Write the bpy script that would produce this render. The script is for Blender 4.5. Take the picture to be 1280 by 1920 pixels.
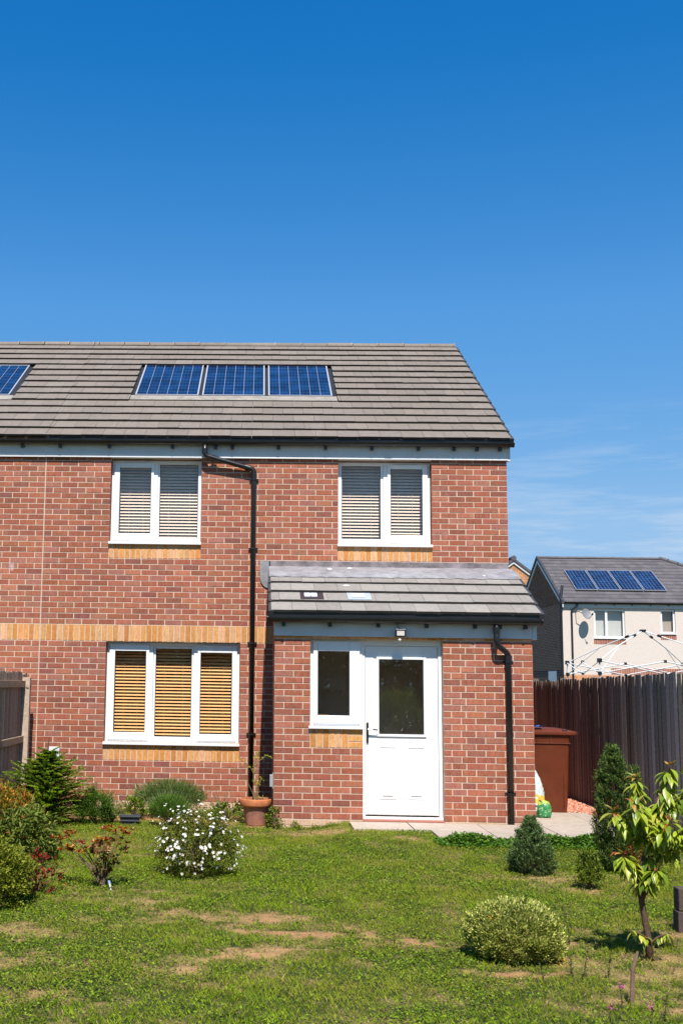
import bpy, math, random
import numpy as np
from mathutils import Vector, Matrix
random.seed(7)
RNG = np.random.default_rng(11)
for o in list(bpy.data.objects): bpy.data.objects.remove(o)
scene = bpy.context.scene
C = scene.collection
R = math.radians

# ------------------------------------------------------------------ camera
cam_d = bpy.data.cameras.new("camera"); cam = bpy.data.objects.new("camera", cam_d); C.objects.link(cam)
rt = Vector((0.99932497, 0.03346685, 0.01515142))
fw = Vector((-0.03524821, 0.98969983, 0.1387509))
up = Vector((-0.0103518, -0.1391913, 0.9902114))
m = Matrix((rt, up, -fw)).transposed().to_4x4()
m.translation = Vector((-3.3454, -15.7413, 1.5574))
cam.matrix_world = m
cam_d.sensor_fit = 'VERTICAL'; cam_d.sensor_height = 24.0; cam_d.sensor_width = 16.0
cam_d.lens = 2184.1 / 1920 * 24.0
cam_d.shift_x = 229.96 / 1920; cam_d.shift_y = 15.44 / 1920
cam_d.clip_start = 0.1; cam_d.clip_end = 3000
scene.camera = cam
scene.render.resolution_x = 682; scene.render.resolution_y = 1024

# ------------------------------------------------------------------ world and sun
SUN_EL, SUN_AZ = 56.0, 3.5            # azimuth: degrees east (to +X) of straight behind the camera
w = bpy.data.worlds.new("World"); scene.world = w; w.use_nodes = True
nt = w.node_tree; nt.nodes.clear()
out = nt.nodes.new('ShaderNodeOutputWorld'); bg = nt.nodes.new('ShaderNodeBackground')
sky = nt.nodes.new('ShaderNodeTexSky'); sky.sky_type = 'NISHITA'; sky.sun_disc = False
sky.sun_elevation = R(SUN_EL); sky.sun_rotation = R(180 - SUN_AZ)
sky.air_density = 1.0; sky.dust_density = 0.05; sky.ozone_density = 2.2; sky.altitude = 50
hs = nt.nodes.new('ShaderNodeHueSaturation'); hs.inputs['Saturation'].default_value = 1.40; hs.inputs['Hue'].default_value = 0.497
pre = nt.nodes.new('ShaderNodeVectorMath'); pre.operation = 'SCALE'; pre.inputs['Scale'].default_value = 0.069
post = nt.nodes.new('ShaderNodeVectorMath'); post.operation = 'SCALE'; post.inputs['Scale'].default_value = 1 / 0.069
gm = nt.nodes.new('ShaderNodeRGBCurve')
for ch, pts_ in enumerate((((.0097, .0036), (.0325, .046), (.1525, .155), (.5, .17), (1, .2)), ((.0795, .0875), (.144, .166), (.329, .27), (.6, .28), (1, .31)), ((.209, .267), (.319, .369), (.5, .419), (.8, .42), (1, .44)))):
    cv = gm.mapping.curves[ch]; cv.points[0].location = (0, 0); cv.points[1].location = pts_[-1]
    for p_ in pts_[:-1]: cv.points.new(*p_)
    for p_ in cv.points: p_.handle_type = 'VECTOR'
gm.mapping.update()
tc = nt.nodes.new('ShaderNodeTexCoord')
mp = nt.nodes.new('ShaderNodeMapping'); mp.inputs['Scale'].default_value = (3.0, 3.0, 26.0); mp.inputs['Rotation'].default_value = (0, R(2.5), 0)
nz = nt.nodes.new('ShaderNodeTexNoise'); nz.inputs['Scale'].default_value = 2.2; nz.inputs['Detail'].default_value = 7; nz.inputs['Roughness'].default_value = 0.62
cr = nt.nodes.new('ShaderNodeMapRange'); cr.inputs['From Min'].default_value = 0.47; cr.inputs['From Max'].default_value = 0.78
sp = nt.nodes.new('ShaderNodeSeparateXYZ')
lo = nt.nodes.new('ShaderNodeMapRange'); lo.inputs['From Min'].default_value = 0.24; lo.inputs['From Max'].default_value = 0.10
ml = nt.nodes.new('ShaderNodeMath'); ml.operation = 'MULTIPLY'
ml2 = nt.nodes.new('ShaderNodeMath'); ml2.operation = 'MULTIPLY'; ml2.inputs[1].default_value = 1.0
mixc = nt.nodes.new('ShaderNodeMix'); mixc.data_type = 'RGBA'
L = nt.links.new
L(tc.outputs['Generated'], mp.inputs['Vector']); L(mp.outputs[0], nz.inputs['Vector']); L(nz.outputs['Fac'], cr.inputs['Value'])
L(tc.outputs['Generated'], sp.inputs[0]); L(sp.outputs['Z'], lo.inputs['Value'])
L(cr.outputs[0], ml.inputs[0]); L(lo.outputs[0], ml.inputs[1]); L(ml.outputs[0], ml2.inputs[0])
L(sky.outputs[0], hs.inputs['Color']); L(hs.outputs[0], pre.inputs[0]); L(pre.outputs[0], gm.inputs['Color']); L(gm.outputs[0], post.inputs[0])
L(ml2.outputs[0], mixc.inputs['Factor']); L(post.outputs[0], mixc.inputs[6]); mixc.inputs[7].default_value = (4.9, 5.6, 6.5, 1)
L(mixc.outputs[2], bg.inputs['Color']); bg.inputs['Strength'].default_value = 0.085
L(bg.outputs[0], out.inputs['Surface'])

sd = bpy.data.lights.new("sun", 'SUN'); sd.energy = 4.6; sd.angle = R(0.5); sd.color = (1.0, 0.95, 0.87)
so = bpy.data.objects.new("sun", sd); C.objects.link(so)
el, az = R(SUN_EL), R(SUN_AZ)
sdir = Vector((math.sin(az) * math.cos(el), -math.cos(az) * math.cos(el), math.sin(el)))   # towards the sun
so.rotation_euler = sdir.to_track_quat('Z', 'Y').to_euler(); so.location = sdir * 40
vs = scene.view_settings; scene.display_settings.display_device = 'sRGB'
vs.view_transform = 'Standard'; vs.look = 'None'; vs.gamma = 1; vs.exposure = 0.70; vs.use_curve_mapping = False

# ------------------------------------------------------------------ materials
def mat(name, base=None, rough=0.7, attr=False, noise=None, bump=None, spec=0.5, metal=0.0, transl=0.0, coat=0.0):
    """noise = (scale, amount, detail) brightness variation; bump = (scale, strength, distance)"""
    mt = bpy.data.materials.new(name); mt.use_nodes = True
    t = mt.node_tree; n = t.nodes; b = n['Principled BSDF']; o = n['Material Output']
    b.inputs['Roughness'].default_value = rough; b.inputs['Metallic'].default_value = metal
    b.inputs['Specular IOR Level'].default_value = spec; b.inputs['Coat Weight'].default_value = coat
    co = n.new('ShaderNodeTexCoord')
    if attr:
        a = n.new('ShaderNodeAttribute'); a.attribute_name = 'Col'; src = a.outputs['Color']
    else:
        c = n.new('ShaderNodeRGB'); c.outputs[0].default_value = (*base, 1); src = c.outputs[0]
    if noise:
        nn = n.new('ShaderNodeTexNoise'); nn.inputs['Scale'].default_value = noise[0]; nn.inputs['Detail'].default_value = noise[2] if len(noise) > 2 else 5
        nn.inputs['Roughness'].default_value = 0.65
        t.links.new(co.outputs['Object'], nn.inputs['Vector'])
        mr = n.new('ShaderNodeMapRange'); mr.inputs['From Min'].default_value = 0.3; mr.inputs['From Max'].default_value = 0.7
        mr.inputs['To Min'].default_value = 1 - noise[1]; mr.inputs['To Max'].default_value = 1 + noise[1]
        t.links.new(nn.outputs['Fac'], mr.inputs['Value'])
        mx = n.new('ShaderNodeVectorMath'); mx.operation = 'SCALE'
        t.links.new(src, mx.inputs[0]); t.links.new(mr.outputs[0], mx.inputs['Scale']); src = mx.outputs[0]
    t.links.new(src, b.inputs['Base Color'])
    if bump:
        bn = n.new('ShaderNodeTexNoise'); bn.inputs['Scale'].default_value = bump[0]; bn.inputs['Detail'].default_value = 6
        t.links.new(co.outputs['Object'], bn.inputs['Vector'])
        bp = n.new('ShaderNodeBump'); bp.inputs['Strength'].default_value = bump[1]; bp.inputs['Distance'].default_value = bump[2]
        t.links.new(bn.outputs['Fac'], bp.inputs['Height']); t.links.new(bp.outputs[0], b.inputs['Normal'])
    if transl > 0:
        tl = n.new('ShaderNodeBsdfTranslucent'); t.links.new(src, tl.inputs['Color'])
        ms = n.new('ShaderNodeMixShader'); ms.inputs[0].default_value = transl
        t.links.new(b.outputs[0], ms.inputs[1]); t.links.new(tl.outputs[0], ms.inputs[2]); t.links.new(ms.outputs[0], o.inputs['Surface'])
    return mt

def glass_mat(name, refl=1.7, tint=(0.97, 0.965, 0.95), rough=0.0):
    mt = bpy.data.materials.new(name); mt.use_nodes = True
    t = mt.node_tree; n = t.nodes; n.clear(); o = n.new('ShaderNodeOutputMaterial')
    tr = n.new('ShaderNodeBsdfTransparent'); tr.inputs[0].default_value = (*tint, 1)
    gl = n.new('ShaderNodeBsdfGlossy'); gl.inputs['Roughness'].default_value = rough
    fr = n.new('ShaderNodeFresnel'); fr.inputs['IOR'].default_value = 1.52
    mu = n.new('ShaderNodeMath'); mu.operation = 'MULTIPLY'; mu.inputs[1].default_value = refl; mu.use_clamp = True
    ms = n.new('ShaderNodeMixShader')
    ge = n.new('ShaderNodeNewGeometry'); iv = n.new('ShaderNodeMath'); iv.operation = 'SUBTRACT'; iv.inputs[0].default_value = 1.0; m2 = n.new('ShaderNodeMath'); m2.operation = 'MULTIPLY'
    t.links.new(ge.outputs['Backfacing'], iv.inputs[1]); t.links.new(mu.outputs[0], m2.inputs[0]); t.links.new(iv.outputs[0], m2.inputs[1])
    t.links.new(fr.outputs[0], mu.inputs[0]); t.links.new(m2.outputs[0], ms.inputs[0])
    t.links.new(tr.outputs[0], ms.inputs[1]); t.links.new(gl.outputs[0], ms.inputs[2]); t.links.new(ms.outputs[0], o.inputs[0])
    return mt

def brick_mat():
    mt = mat('brick', attr=True, rough=0.85, noise=(38, 0.16, 6), bump=(140, 0.35, 0.003), spec=0.25)
    t = mt.node_tree; n = t.nodes; b = n['Principled BSDF']
    src = b.inputs['Base Color'].links[0].from_socket
    co = n.new('ShaderNodeTexCoord')
    md = n.new('ShaderNodeMapping'); md.inputs['Scale'].default_value = (1, 1, .22); nd = n.new('ShaderNodeTexNoise'); nd.inputs['Scale'].default_value = 55; nd.inputs['Detail'].default_value = 3
    t.links.new(co.outputs['Object'], md.inputs[0]); t.links.new(md.outputs[0], nd.inputs['Vector'])
    rd = n.new('ShaderNodeMapRange'); rd.inputs['From Min'].default_value = .3; rd.inputs['From Max'].default_value = .7; rd.inputs['To Min'].default_value = .84; rd.inputs['To Max'].default_value = 1.16; t.links.new(nd.outputs['Fac'], rd.inputs['Value'])
    big = n.new('ShaderNodeTexNoise'); big.inputs['Scale'].default_value = .8; big.inputs['Detail'].default_value = 4; t.links.new(co.outputs['Object'], big.inputs['Vector'])
    rb = n.new('ShaderNodeMapRange'); rb.inputs['From Min'].default_value = .3; rb.inputs['From Max'].default_value = .7; rb.inputs['To Min'].default_value = .88; rb.inputs['To Max'].default_value = 1.1; t.links.new(big.outputs['Fac'], rb.inputs['Value'])
    mm = n.new('ShaderNodeMath'); mm.operation = 'MULTIPLY'; t.links.new(rd.outputs[0], mm.inputs[0]); t.links.new(rb.outputs[0], mm.inputs[1])
    sc = n.new('ShaderNodeVectorMath'); sc.operation = 'SCALE'; t.links.new(src, sc.inputs[0]); t.links.new(mm.outputs[0], sc.inputs['Scale']); src = sc.outputs[0]
    # pale lime bloom in streaky patches
    mp_ = n.new('ShaderNodeMapping'); mp_.inputs['Scale'].default_value = (1, 1, 0.55)
    nn = n.new('ShaderNodeTexNoise'); nn.inputs['Scale'].default_value = 9; nn.inputs['Detail'].default_value = 8; nn.inputs['Roughness'].default_value = 0.7
    t.links.new(co.outputs['Object'], mp_.inputs[0]); t.links.new(mp_.outputs[0], nn.inputs['Vector'])
    mr = n.new('ShaderNodeMapRange'); mr.inputs['From Min'].default_value = 0.56; mr.inputs['From Max'].default_value = 0.8; mr.inputs['To Max'].default_value = 0.32
    t.links.new(nn.outputs['Fac'], mr.inputs['Value'])
    mx = n.new('ShaderNodeMix'); mx.data_type = 'RGBA'; mx.inputs[7].default_value = (0.50, 0.36, 0.30, 1)
    t.links.new(mr.outputs[0], mx.inputs['Factor']); t.links.new(src, mx.inputs[6])
    n3 = n.new('ShaderNodeTexNoise'); n3.inputs['Scale'].default_value = 4.2; n3.inputs['Detail'].default_value = 3; mp3 = n.new('ShaderNodeMapping'); mp3.inputs['Scale'].default_value = (1.3, 1, .8)
    t.links.new(co.outputs['Object'], mp3.inputs[0]); t.links.new(mp3.outputs[0], n3.inputs['Vector'])
    r3 = n.new('ShaderNodeMapRange'); r3.inputs['From Min'].default_value = 0.70; r3.inputs['From Max'].default_value = 0.78; r3.inputs['To Max'].default_value = 0.7; t.links.new(n3.outputs['Fac'], r3.inputs['Value'])
    x3 = n.new('ShaderNodeMix'); x3.data_type = 'RGBA'; x3.inputs[7].default_value = (0.60, 0.52, 0.50, 1)
    t.links.new(r3.outputs[0], x3.inputs['Factor']); t.links.new(mx.outputs[2], x3.inputs[6]); t.links.new(x3.outputs[2], b.inputs['Base Color'])
    return mt

M = {}
M['brick'] = brick_mat()
M['brick_plain'] = mat('brick_plain', attr=True, rough=0.85, noise=(30, 0.12, 6), bump=(140, 0.3, 0.003), spec=0.25)
M['mortar'] = mat('mortar', (0.56, 0.415, 0.32), 0.95, noise=(25, 0.12), bump=(200, 0.4, 0.003), spec=0.2)
M['upvc'] = mat('upvc', (0.77, 0.77, 0.77), 0.28, noise=(3, 0.02), spec=0.5)
M['fascia'] = mat('fascia_white', (0.60, 0.60, 0.60), 0.35, noise=(5, 0.06), spec=0.5)
M['black'] = mat('black_plastic', (0.012, 0.012, 0.013), 0.32, noise=(12, 0.25), spec=0.5)
M['rubber'] = mat('black_seal', (0.02, 0.02, 0.022), 0.6)
M['tile'] = mat('roof_tile', attr=True, rough=0.85, noise=(14, 0.14, 7), bump=(90, 0.3, 0.003), spec=0.3)
def weather(mt, col, scale, stretch, lo_, hi_, amt):
    t = mt.node_tree; n = t.nodes; b = n['Principled BSDF']; src = b.inputs['Base Color'].links[0].from_socket
    co = n.new('ShaderNodeTexCoord'); mp_ = n.new('ShaderNodeMapping'); mp_.inputs['Scale'].default_value = stretch; nn = n.new('ShaderNodeTexNoise'); nn.inputs['Scale'].default_value = scale; nn.inputs['Detail'].default_value = 6; nn.inputs['Roughness'].default_value = .65
    t.links.new(co.outputs['Object'], mp_.inputs[0]); t.links.new(mp_.outputs[0], nn.inputs['Vector'])
    mr = n.new('ShaderNodeMapRange'); mr.inputs['From Min'].default_value = lo_; mr.inputs['From Max'].default_value = hi_; mr.inputs['To Max'].default_value = amt; t.links.new(nn.outputs['Fac'], mr.inputs['Value'])
    mx = n.new('ShaderNodeMix'); mx.data_type = 'RGBA'; mx.inputs[7].default_value = (*col, 1)
    t.links.new(mr.outputs[0], mx.inputs['Factor']); t.links.new(src, mx.inputs[6]); t.links.new(mx.outputs[2], b.inputs['Base Color'])
weather(M['tile'], (.33, .31, .28), 2.2, (2.2, .35, .35), .54, .85, .22)
weather(M['tile'], (.13, .125, .10), 3.5, (1, 1, 1), .55, .8, .25)
M['lead'] = mat('lead', (0.24, 0.235, 0.25), 0.55, noise=(7, 0.35, 8), bump=(30, 0.3, 0.006), spec=0.5)
M['glass'] = glass_mat('window_glass', 1.2)
M['glass_up'] = glass_mat('upstairs_glass', 2.2)
M['glass_dark'] = glass_mat('door_glass', 3.6, (0.93, 0.92, 0.9))
M['white_blind'] = mat('white_blind', (0.84, 0.70, 0.60), 0.55)
M['wood_blind'] = mat('wood_blind', (0.80, 0.46, 0.19), 0.5, noise=(10, 0.10))
M['inside'] = mat('room_plaster', (0.42, 0.36, 0.31), 0.9)
M['chrome'] = mat('dark_metal_handle', (0.10, 0.09, 0.085), 0.25, metal=0.9)
M['fence'] = mat('fence_wood', attr=True, rough=0.85, noise=(30, 0.3, 6), bump=(60, 0.4, 0.004), spec=0.2)
M['wood'] = mat('old_wood', attr=True, rough=0.85, noise=(25, 0.25, 6), bump=(60, 0.4, 0.004), spec=0.2)
M['terracotta'] = mat('terracotta', attr=True, rough=0.8, noise=(16, 0.25, 7), bump=(90, 0.3, 0.003), spec=0.3)
M['soil'] = mat('soil', (0.05, 0.033, 0.022), 0.95, noise=(30, 0.4), bump=(50, 1, 0.02))
M['slab'] = mat('paving_slab', attr=True, rough=0.85, noise=(9, 0.13, 8), bump=(120, 0.4, 0.004), spec=0.3)
M['gravel'] = mat('red_gravel', attr=True, rough=0.9, noise=(30, 0.2), spec=0.3)
M['binp'] = mat('bin_plastic', (0.118, 0.026, 0.009), 0.5, noise=(5, 0.18, 6), bump=(180, 0.15, 0.002), spec=0.3)
M['grey_plastic'] = mat('grey_plastic', (0.30, 0.31, 0.32), 0.5, noise=(8, 0.1))
M['pale_plastic'] = mat('pale_plastic', (0.62, 0.64, 0.70), 0.45, noise=(8, 0.06))
M['leaf'] = mat('leaf', attr=True, rough=0.6, transl=0.34, spec=0.22)
M['gloss_leaf'] = mat('gloss_leaf', attr=True, rough=0.36, transl=0.3, spec=0.5)
M['grass'] = mat('grass_blade', attr=True, rough=0.65, transl=0.32, spec=0.15)
M['petal'] = mat('petal', attr=True, rough=0.6, transl=0.3, spec=0.3)
M['bark'] = mat('bark', attr=True, rough=0.9, noise=(60, 0.35, 5), bump=(120, 0.6, 0.004), spec=0.2)
M['render'] = mat('pebble_render', (0.63, 0.545, 0.485), 0.95, noise=(9, 0.05, 8), bump=(25, 0.5, 0.02), spec=0.2)
M['far_tile'] = mat('slate_tile', attr=True, rough=0.75, noise=(3, 0.1, 5), spec=0.35)
M['metal_white'] = mat('white_painted_steel', (0.78, 0.78, 0.78), 0.35)
M['dish'] = mat('dish_grey', (0.20, 0.20, 0.21), 0.55)
M['frame_alu'] = mat('panel_frame', (0.50, 0.50, 0.52), 0.4, metal=0.3)
M['attr'] = mat('painted', attr=True, rough=0.5, noise=(20, 0.08))
M['curtain'] = mat('pale_curtain', (0.55, 0.56, 0.56), 0.8)

weather(M['render'], (.42, .36, .32), 1.2, (1, 1, .3), .55, .8, .35)
weather(M['fascia'], (.40, .39, .36), 3, (1.5, 1, .4), .55, .8, .4)
weather(M['binp'], (.22, .10, .06), 6, (1, 1, .3), .58, .8, .3)
weather(M['slab'], (.22, .19, .16), 5, (1, 1, 1), .52, .8, .5)
def solar_mat():
    mt = bpy.data.materials.new('solar_cells'); mt.use_nodes = True
    t = mt.node_tree; n = t.nodes; b = n['Principled BSDF']; b.inputs['Roughness'].default_value = 0.12
    b.inputs['Specular IOR Level'].default_value = 0.6; b.inputs['Coat Weight'].default_value = 0.3; b.inputs['Coat Roughness'].default_value = 0.05
    uv = n.new('ShaderNodeUVMap'); s = n.new('ShaderNodeSeparateXYZ'); t.links.new(uv.outputs[0], s.inputs[0])
    def line(sock, count, width):
        a = n.new('ShaderNodeMath'); a.operation = 'MULTIPLY'; a.inputs[1].default_value = count; t.links.new(sock, a.inputs[0])
        f = n.new('ShaderNodeMath'); f.operation = 'FRACT'; t.links.new(a.outputs[0], f.inputs[0])
        c = n.new('ShaderNodeMath'); c.operation = 'SUBTRACT'; c.inputs[1].default_value = 0.5; t.links.new(f.outputs[0], c.inputs[0])
        d = n.new('ShaderNodeMath'); d.operation = 'ABSOLUTE'; t.links.new(c.outputs[0], d.inputs[0])
        g = n.new('ShaderNodeMath'); g.operation = 'GREATER_THAN'; g.inputs[1].default_value = 0.5 - width / 2; t.links.new(d.outputs[0], g.inputs[0])
        return g.outputs[0]
    v1 = line(s.outputs['X'], 6, 0.045); h1 = line(s.outputs['Y'], 10, 0.07); v2 = line(s.outputs['X'], 18, 0.07)
    vo = n.new('ShaderNodeTexVoronoi'); vo.inputs['Scale'].default_value = 9; vo.feature = 'F1'
    nn = n.new('ShaderNodeTexNoise'); nn.inputs['Scale'].default_value = 2.6; nn.inputs['Detail'].default_value = 3
    mp_ = n.new('ShaderNodeMapping'); mp_.inputs['Scale'].default_value = (1, 1.6, 1); co = n.new('ShaderNodeTexCoord')
    t.links.new(co.outputs['Object'], mp_.inputs[0]); t.links.new(mp_.outputs[0], nn.inputs['Vector']); t.links.new(mp_.outputs[0], vo.inputs['Vector'])
    r = n.new('ShaderNodeValToRGB'); r.color_ramp.elements[0].position = 0.38; r.color_ramp.elements[0].color = (0.004, 0.010, 0.034, 1)
    r.color_ramp.elements[1].position = 0.68; r.color_ramp.elements[1].color = (0.010, 0.040, 0.125, 1)
    t.links.new(nn.outputs['Fac'], r.inputs[0])
    m0 = n.new('ShaderNodeMix'); m0.data_type = 'RGBA'; m0.blend_type = 'MULTIPLY'; m0.inputs['Factor'].default_value = 0.3
    t.links.new(r.outputs[0], m0.inputs[6]); t.links.new(vo.outputs['Color'], m0.inputs[7])
    def over(prev, fac, col, k):
        q = n.new('ShaderNodeMath'); q.operation = 'MULTIPLY'; q.inputs[1].default_value = k; t.links.new(fac, q.inputs[0])
        mx = n.new('ShaderNodeMix'); mx.data_type = 'RGBA'; mx.inputs[7].default_value = col
        t.links.new(q.outputs[0], mx.inputs['Factor']); t.links.new(prev, mx.inputs[6]); return mx.outputs[2]
    c = over(m0.outputs[2], v2, (0.10, 0.14, 0.24, 1), 0.35)
    c = over(c, h1, (0.12, 0.16, 0.24, 1), 0.4)
    c = over(c, v1, (0.42, 0.42, 0.48, 1), 0.65)
    t.links.new(c, b.inputs['Base Color'])
    return mt
M['solar'] = solar_mat()

# ------------------------------------------------------------------ mesh helpers
class MB:
    def __init__(s): s.v = []; s.f = []; s.c = []; s.uv = None
    def face(s, pts, col=(1, 1, 1)):
        i = len(s.v); s.v += [tuple(p) for p in pts]; s.f.append(tuple(range(i, i + len(pts)))); s.c.append(col)
    def hexa(s, p, col=(1, 1, 1), skip=()):
        """p: 8 corners 0-3 bottom ccw, 4-7 top"""
        i = len(s.v); s.v += [tuple(q) for q in p]
        fs = [(0, 3, 2, 1), (4, 5, 6, 7), (0, 1, 5, 4), (1, 2, 6, 5), (2, 3, 7, 6), (3, 0, 4, 7)]
        for k, f in enumerate(fs):
            if k in skip: continue
            s.f.append(tuple(i + a for a in f)); s.c.append(col)
    def box(s, x0, x1, y0, y1, z0, z1, col=(1, 1, 1), skip=()):
        s.hexa([(x0, y0, z0), (x1, y0, z0), (x1, y1, z0), (x0, y1, z0), (x0, y0, z1), (x1, y0, z1), (x1, y1, z1), (x0, y1, z1)], col, skip)
    def tube(s, pts, rad, n=8, col=(1, 1, 1), caps=True):
        pts = [Vector(p) for p in pts]
        if not hasattr(rad, '__len__'): rad = [rad] * len(pts)
        rings = []; ref = Vector((0.13, 0.21, 1)).normalized()
        d0 = (pts[-1] - pts[0]).normalized()
        if abs(d0.dot(ref)) > 0.9: ref = Vector((1, 0.1, 0.05)).normalized()
        base = len(s.v)
        for i, p in enumerate(pts):
            a = pts[max(i - 1, 0)]; b = pts[min(i + 1, len(pts) - 1)]; d = (b - a).normalized()
            u = d.cross(ref).normalized(); w_ = d.cross(u).normalized()
            for k in range(n):
                t = 2 * math.pi * k / n; s.v.append(tuple(p + (u * math.cos(t) + w_ * math.sin(t)) * rad[i]))
        for i in range(len(pts) - 1):
            for k in range(n):
                a = base + i * n + k; b = base + i * n + (k + 1) % n
                s.f.append((a, b, b + n, a + n)); s.c.append(col)
        if caps:
            s.f.append(tuple(base + k for k in range(n - 1, -1, -1))); s.c.append(col)
            e = base + (len(pts) - 1) * n; s.f.append(tuple(e + k for k in range(n))); s.c.append(col)
    def lathe(s, prof, c=(0, 0, 0), n=32, col=(1, 1, 1), cols=None):
        base = len(s.v)
        for (r, z) in prof:
            for k in range(n):
                t = 2 * math.pi * k / n; s.v.append((c[0] + r * math.cos(t), c[1] + r * math.sin(t), c[2] + z))
        for i in range(len(prof) - 1):
            for k in range(n):
                a = base + i * n + k; b = base + i * n + (k + 1) % n
                s.f.append((a, b, b + n, a + n)); s.c.append(cols[i] if cols else col)
    def build(s, name, m_, parent=None, smooth=False, bevel=0, fixn=True):
        me = bpy.data.meshes.new(name); me.from_pydata(s.v, [], s.f); me.update()
        a = me.attributes.new('Col', 'FLOAT_COLOR', 'FACE')
        a.data.foreach_set('color', np.array([(*c[:3], 1) for c in s.c], dtype=np.float32).ravel())
        if smooth: me.polygons.foreach_set('use_smooth', [True] * len(me.polygons))
        me.materials.append(m_)
        o = bpy.data.objects.new(name, me); C.objects.link(o)
        if parent: o.parent = parent
        if bevel:
            b = o.modifiers.new('bevel', 'BEVEL'); b.width = bevel; b.segments = 2; b.limit_method = 'ANGLE'; b.angle_limit = R(40)
        return o

def thing(name, label, cat, loc=(0, 0, 0), group=None):
    o = bpy.data.objects.new(name, None); C.objects.link(o); o.location = loc; o.empty_display_size = 0.2
    o['label'] = label; o['category'] = cat
    if group: o['group'] = group
    return o
def tag(o, label, cat, group=None, kind=None):
    if label: o['label'] = label
    if cat: o['category'] = cat
    if group: o['group'] = group
    if kind: o['kind'] = kind
    return o
def bpart(mb, name, m_, parent, **k):
    """build with world coordinates under a parent that may be offset"""
    o = mb.build(name, m_, parent, **k)
    p = parent; off = Vector((0, 0, 0))
    while p is not None: off += p.location; p = p.parent
    o.location = -off
    return o

def jit(c, a, rnd=random):
    f = 1 + rnd.uniform(-a, a); return tuple(max(0, x * f) for x in c)

# ------------------------------------------------------------------ bricks
RED = [((0.300, 0.094, 0.055), 5), ((0.330, 0.108, 0.062), 5), ((0.360, 0.127, 0.075), 3), ((0.262, 0.087, 0.055), 3), ((0.315, 0.122, 0.082), 3), ((0.225, 0.080, 0.058), 1)]
GOLD = [((0.55, 0.25, 0.080), 4), ((0.58, 0.29, 0.11), 4), ((0.60, 0.32, 0.16), 2), ((0.50, 0.205, 0.055), 2)]
PALE = [((0.52, 0.34, 0.22), 1), ((0.47, 0.29, 0.18), 1)]
def pick(pal, rnd=random):
    c = rnd.choices([p[0] for p in pal], [p[1] for p in pal])[0]
    f = rnd.uniform(0.9, 1.12); return (c[0] * f, c[1] * f * rnd.uniform(0.95, 1.06), c[2] * f * rnd.uniform(0.92, 1.08))
class Wall:
    """2-D wall of real bricks. P(u, z, d) -> world point, d = distance proud of mortar plane"""
    def __init__(s, P): s.P = P; s.mb = MB(); s.soft = MB()
    def brick(s, u0, u1, z0, z1, pal, proud=0.0):
        j = lambda: random.uniform(-0.0015, 0.0015)
        u0 += j(); u1 += j(); z0 += j() * 0.6; z1 += j() * 0.6; d = 0.004 + proud + random.uniform(-0.0012, 0.0012); e = 0.0022
        P = s.P; col = pick(pal)
        a = [P(u0, z0, -0.004), P(u1, z0, -0.004), P(u1, z1, -0.004), P(u0, z1, -0.004)]
        b = [P(u0 + e, z0 + e, d), P(u1 - e, z0 + e, d), P(u1 - e, z1 - e, d), P(u0 + e, z1 - e, d)]
        i = len(s.mb.v); s.mb.v += a + b
        for f in ((4, 5, 6, 7), (0, 1, 5, 4), (1, 2, 6, 5), (2, 3, 7, 6), (3, 0, 4, 7)):
            s.mb.f.append(tuple(i + k for k in f)); s.mb.c.append(col)
    def row(s, r, u0, u1, anchor, half, pal=RED, holes=()):
        z0, z1 = r * .075 + .005, r * .075 + .070
        segs = [(u0, u1)]
        for (h0, h1, hz0, hz1) in holes:
            if hz0 < z1 - 0.01 and hz1 > z0 + 0.01:
                ns = []
                for a, b in segs:
                    if h1 <= a or h0 >= b: ns.append((a, b)); continue
                    if h0 > a: ns.append((a, h0))
                    if h1 < b: ns.append((h1, b))
                segs = ns
        for a, b in segs:
            off = anchor + (.1125 if half else 0)
            k = math.floor((a - off) / .225) ; us = [a]
            x = off + k * .225
            while x < b - 0.045:
                if x > a + 0.045: us.append(x)
                x += .225
            us.append(b)
            for p, q in zip(us[:-1], us[1:]):
                s.brick(p + (0.005 if p > a else 0.0), q - (0.005 if q < b else 0.0), z0, z1, pal)
    def soldiers(s, u0, u1, z0, z1, pal=GOLD, w=.075):
        n = max(1, round((u1 - u0) / w)); w = (u1 - u0) / n
        for k in range(n): s.brick(u0 + k * w + .005, u0 + (k + 1) * w - .005, z0, z1, pal)

# ------------------------------------------------------------------ HOUSE
house = thing('brick_house', 'red brick house with white door, back porch, three solar panels and black gutters', 'house', (0, 0, 0))
neigh = thing('brick_house', 'adjoining brick house at the left edge, beyond the vertical wall joint', 'house', (-6.3, 0, 0))

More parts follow.
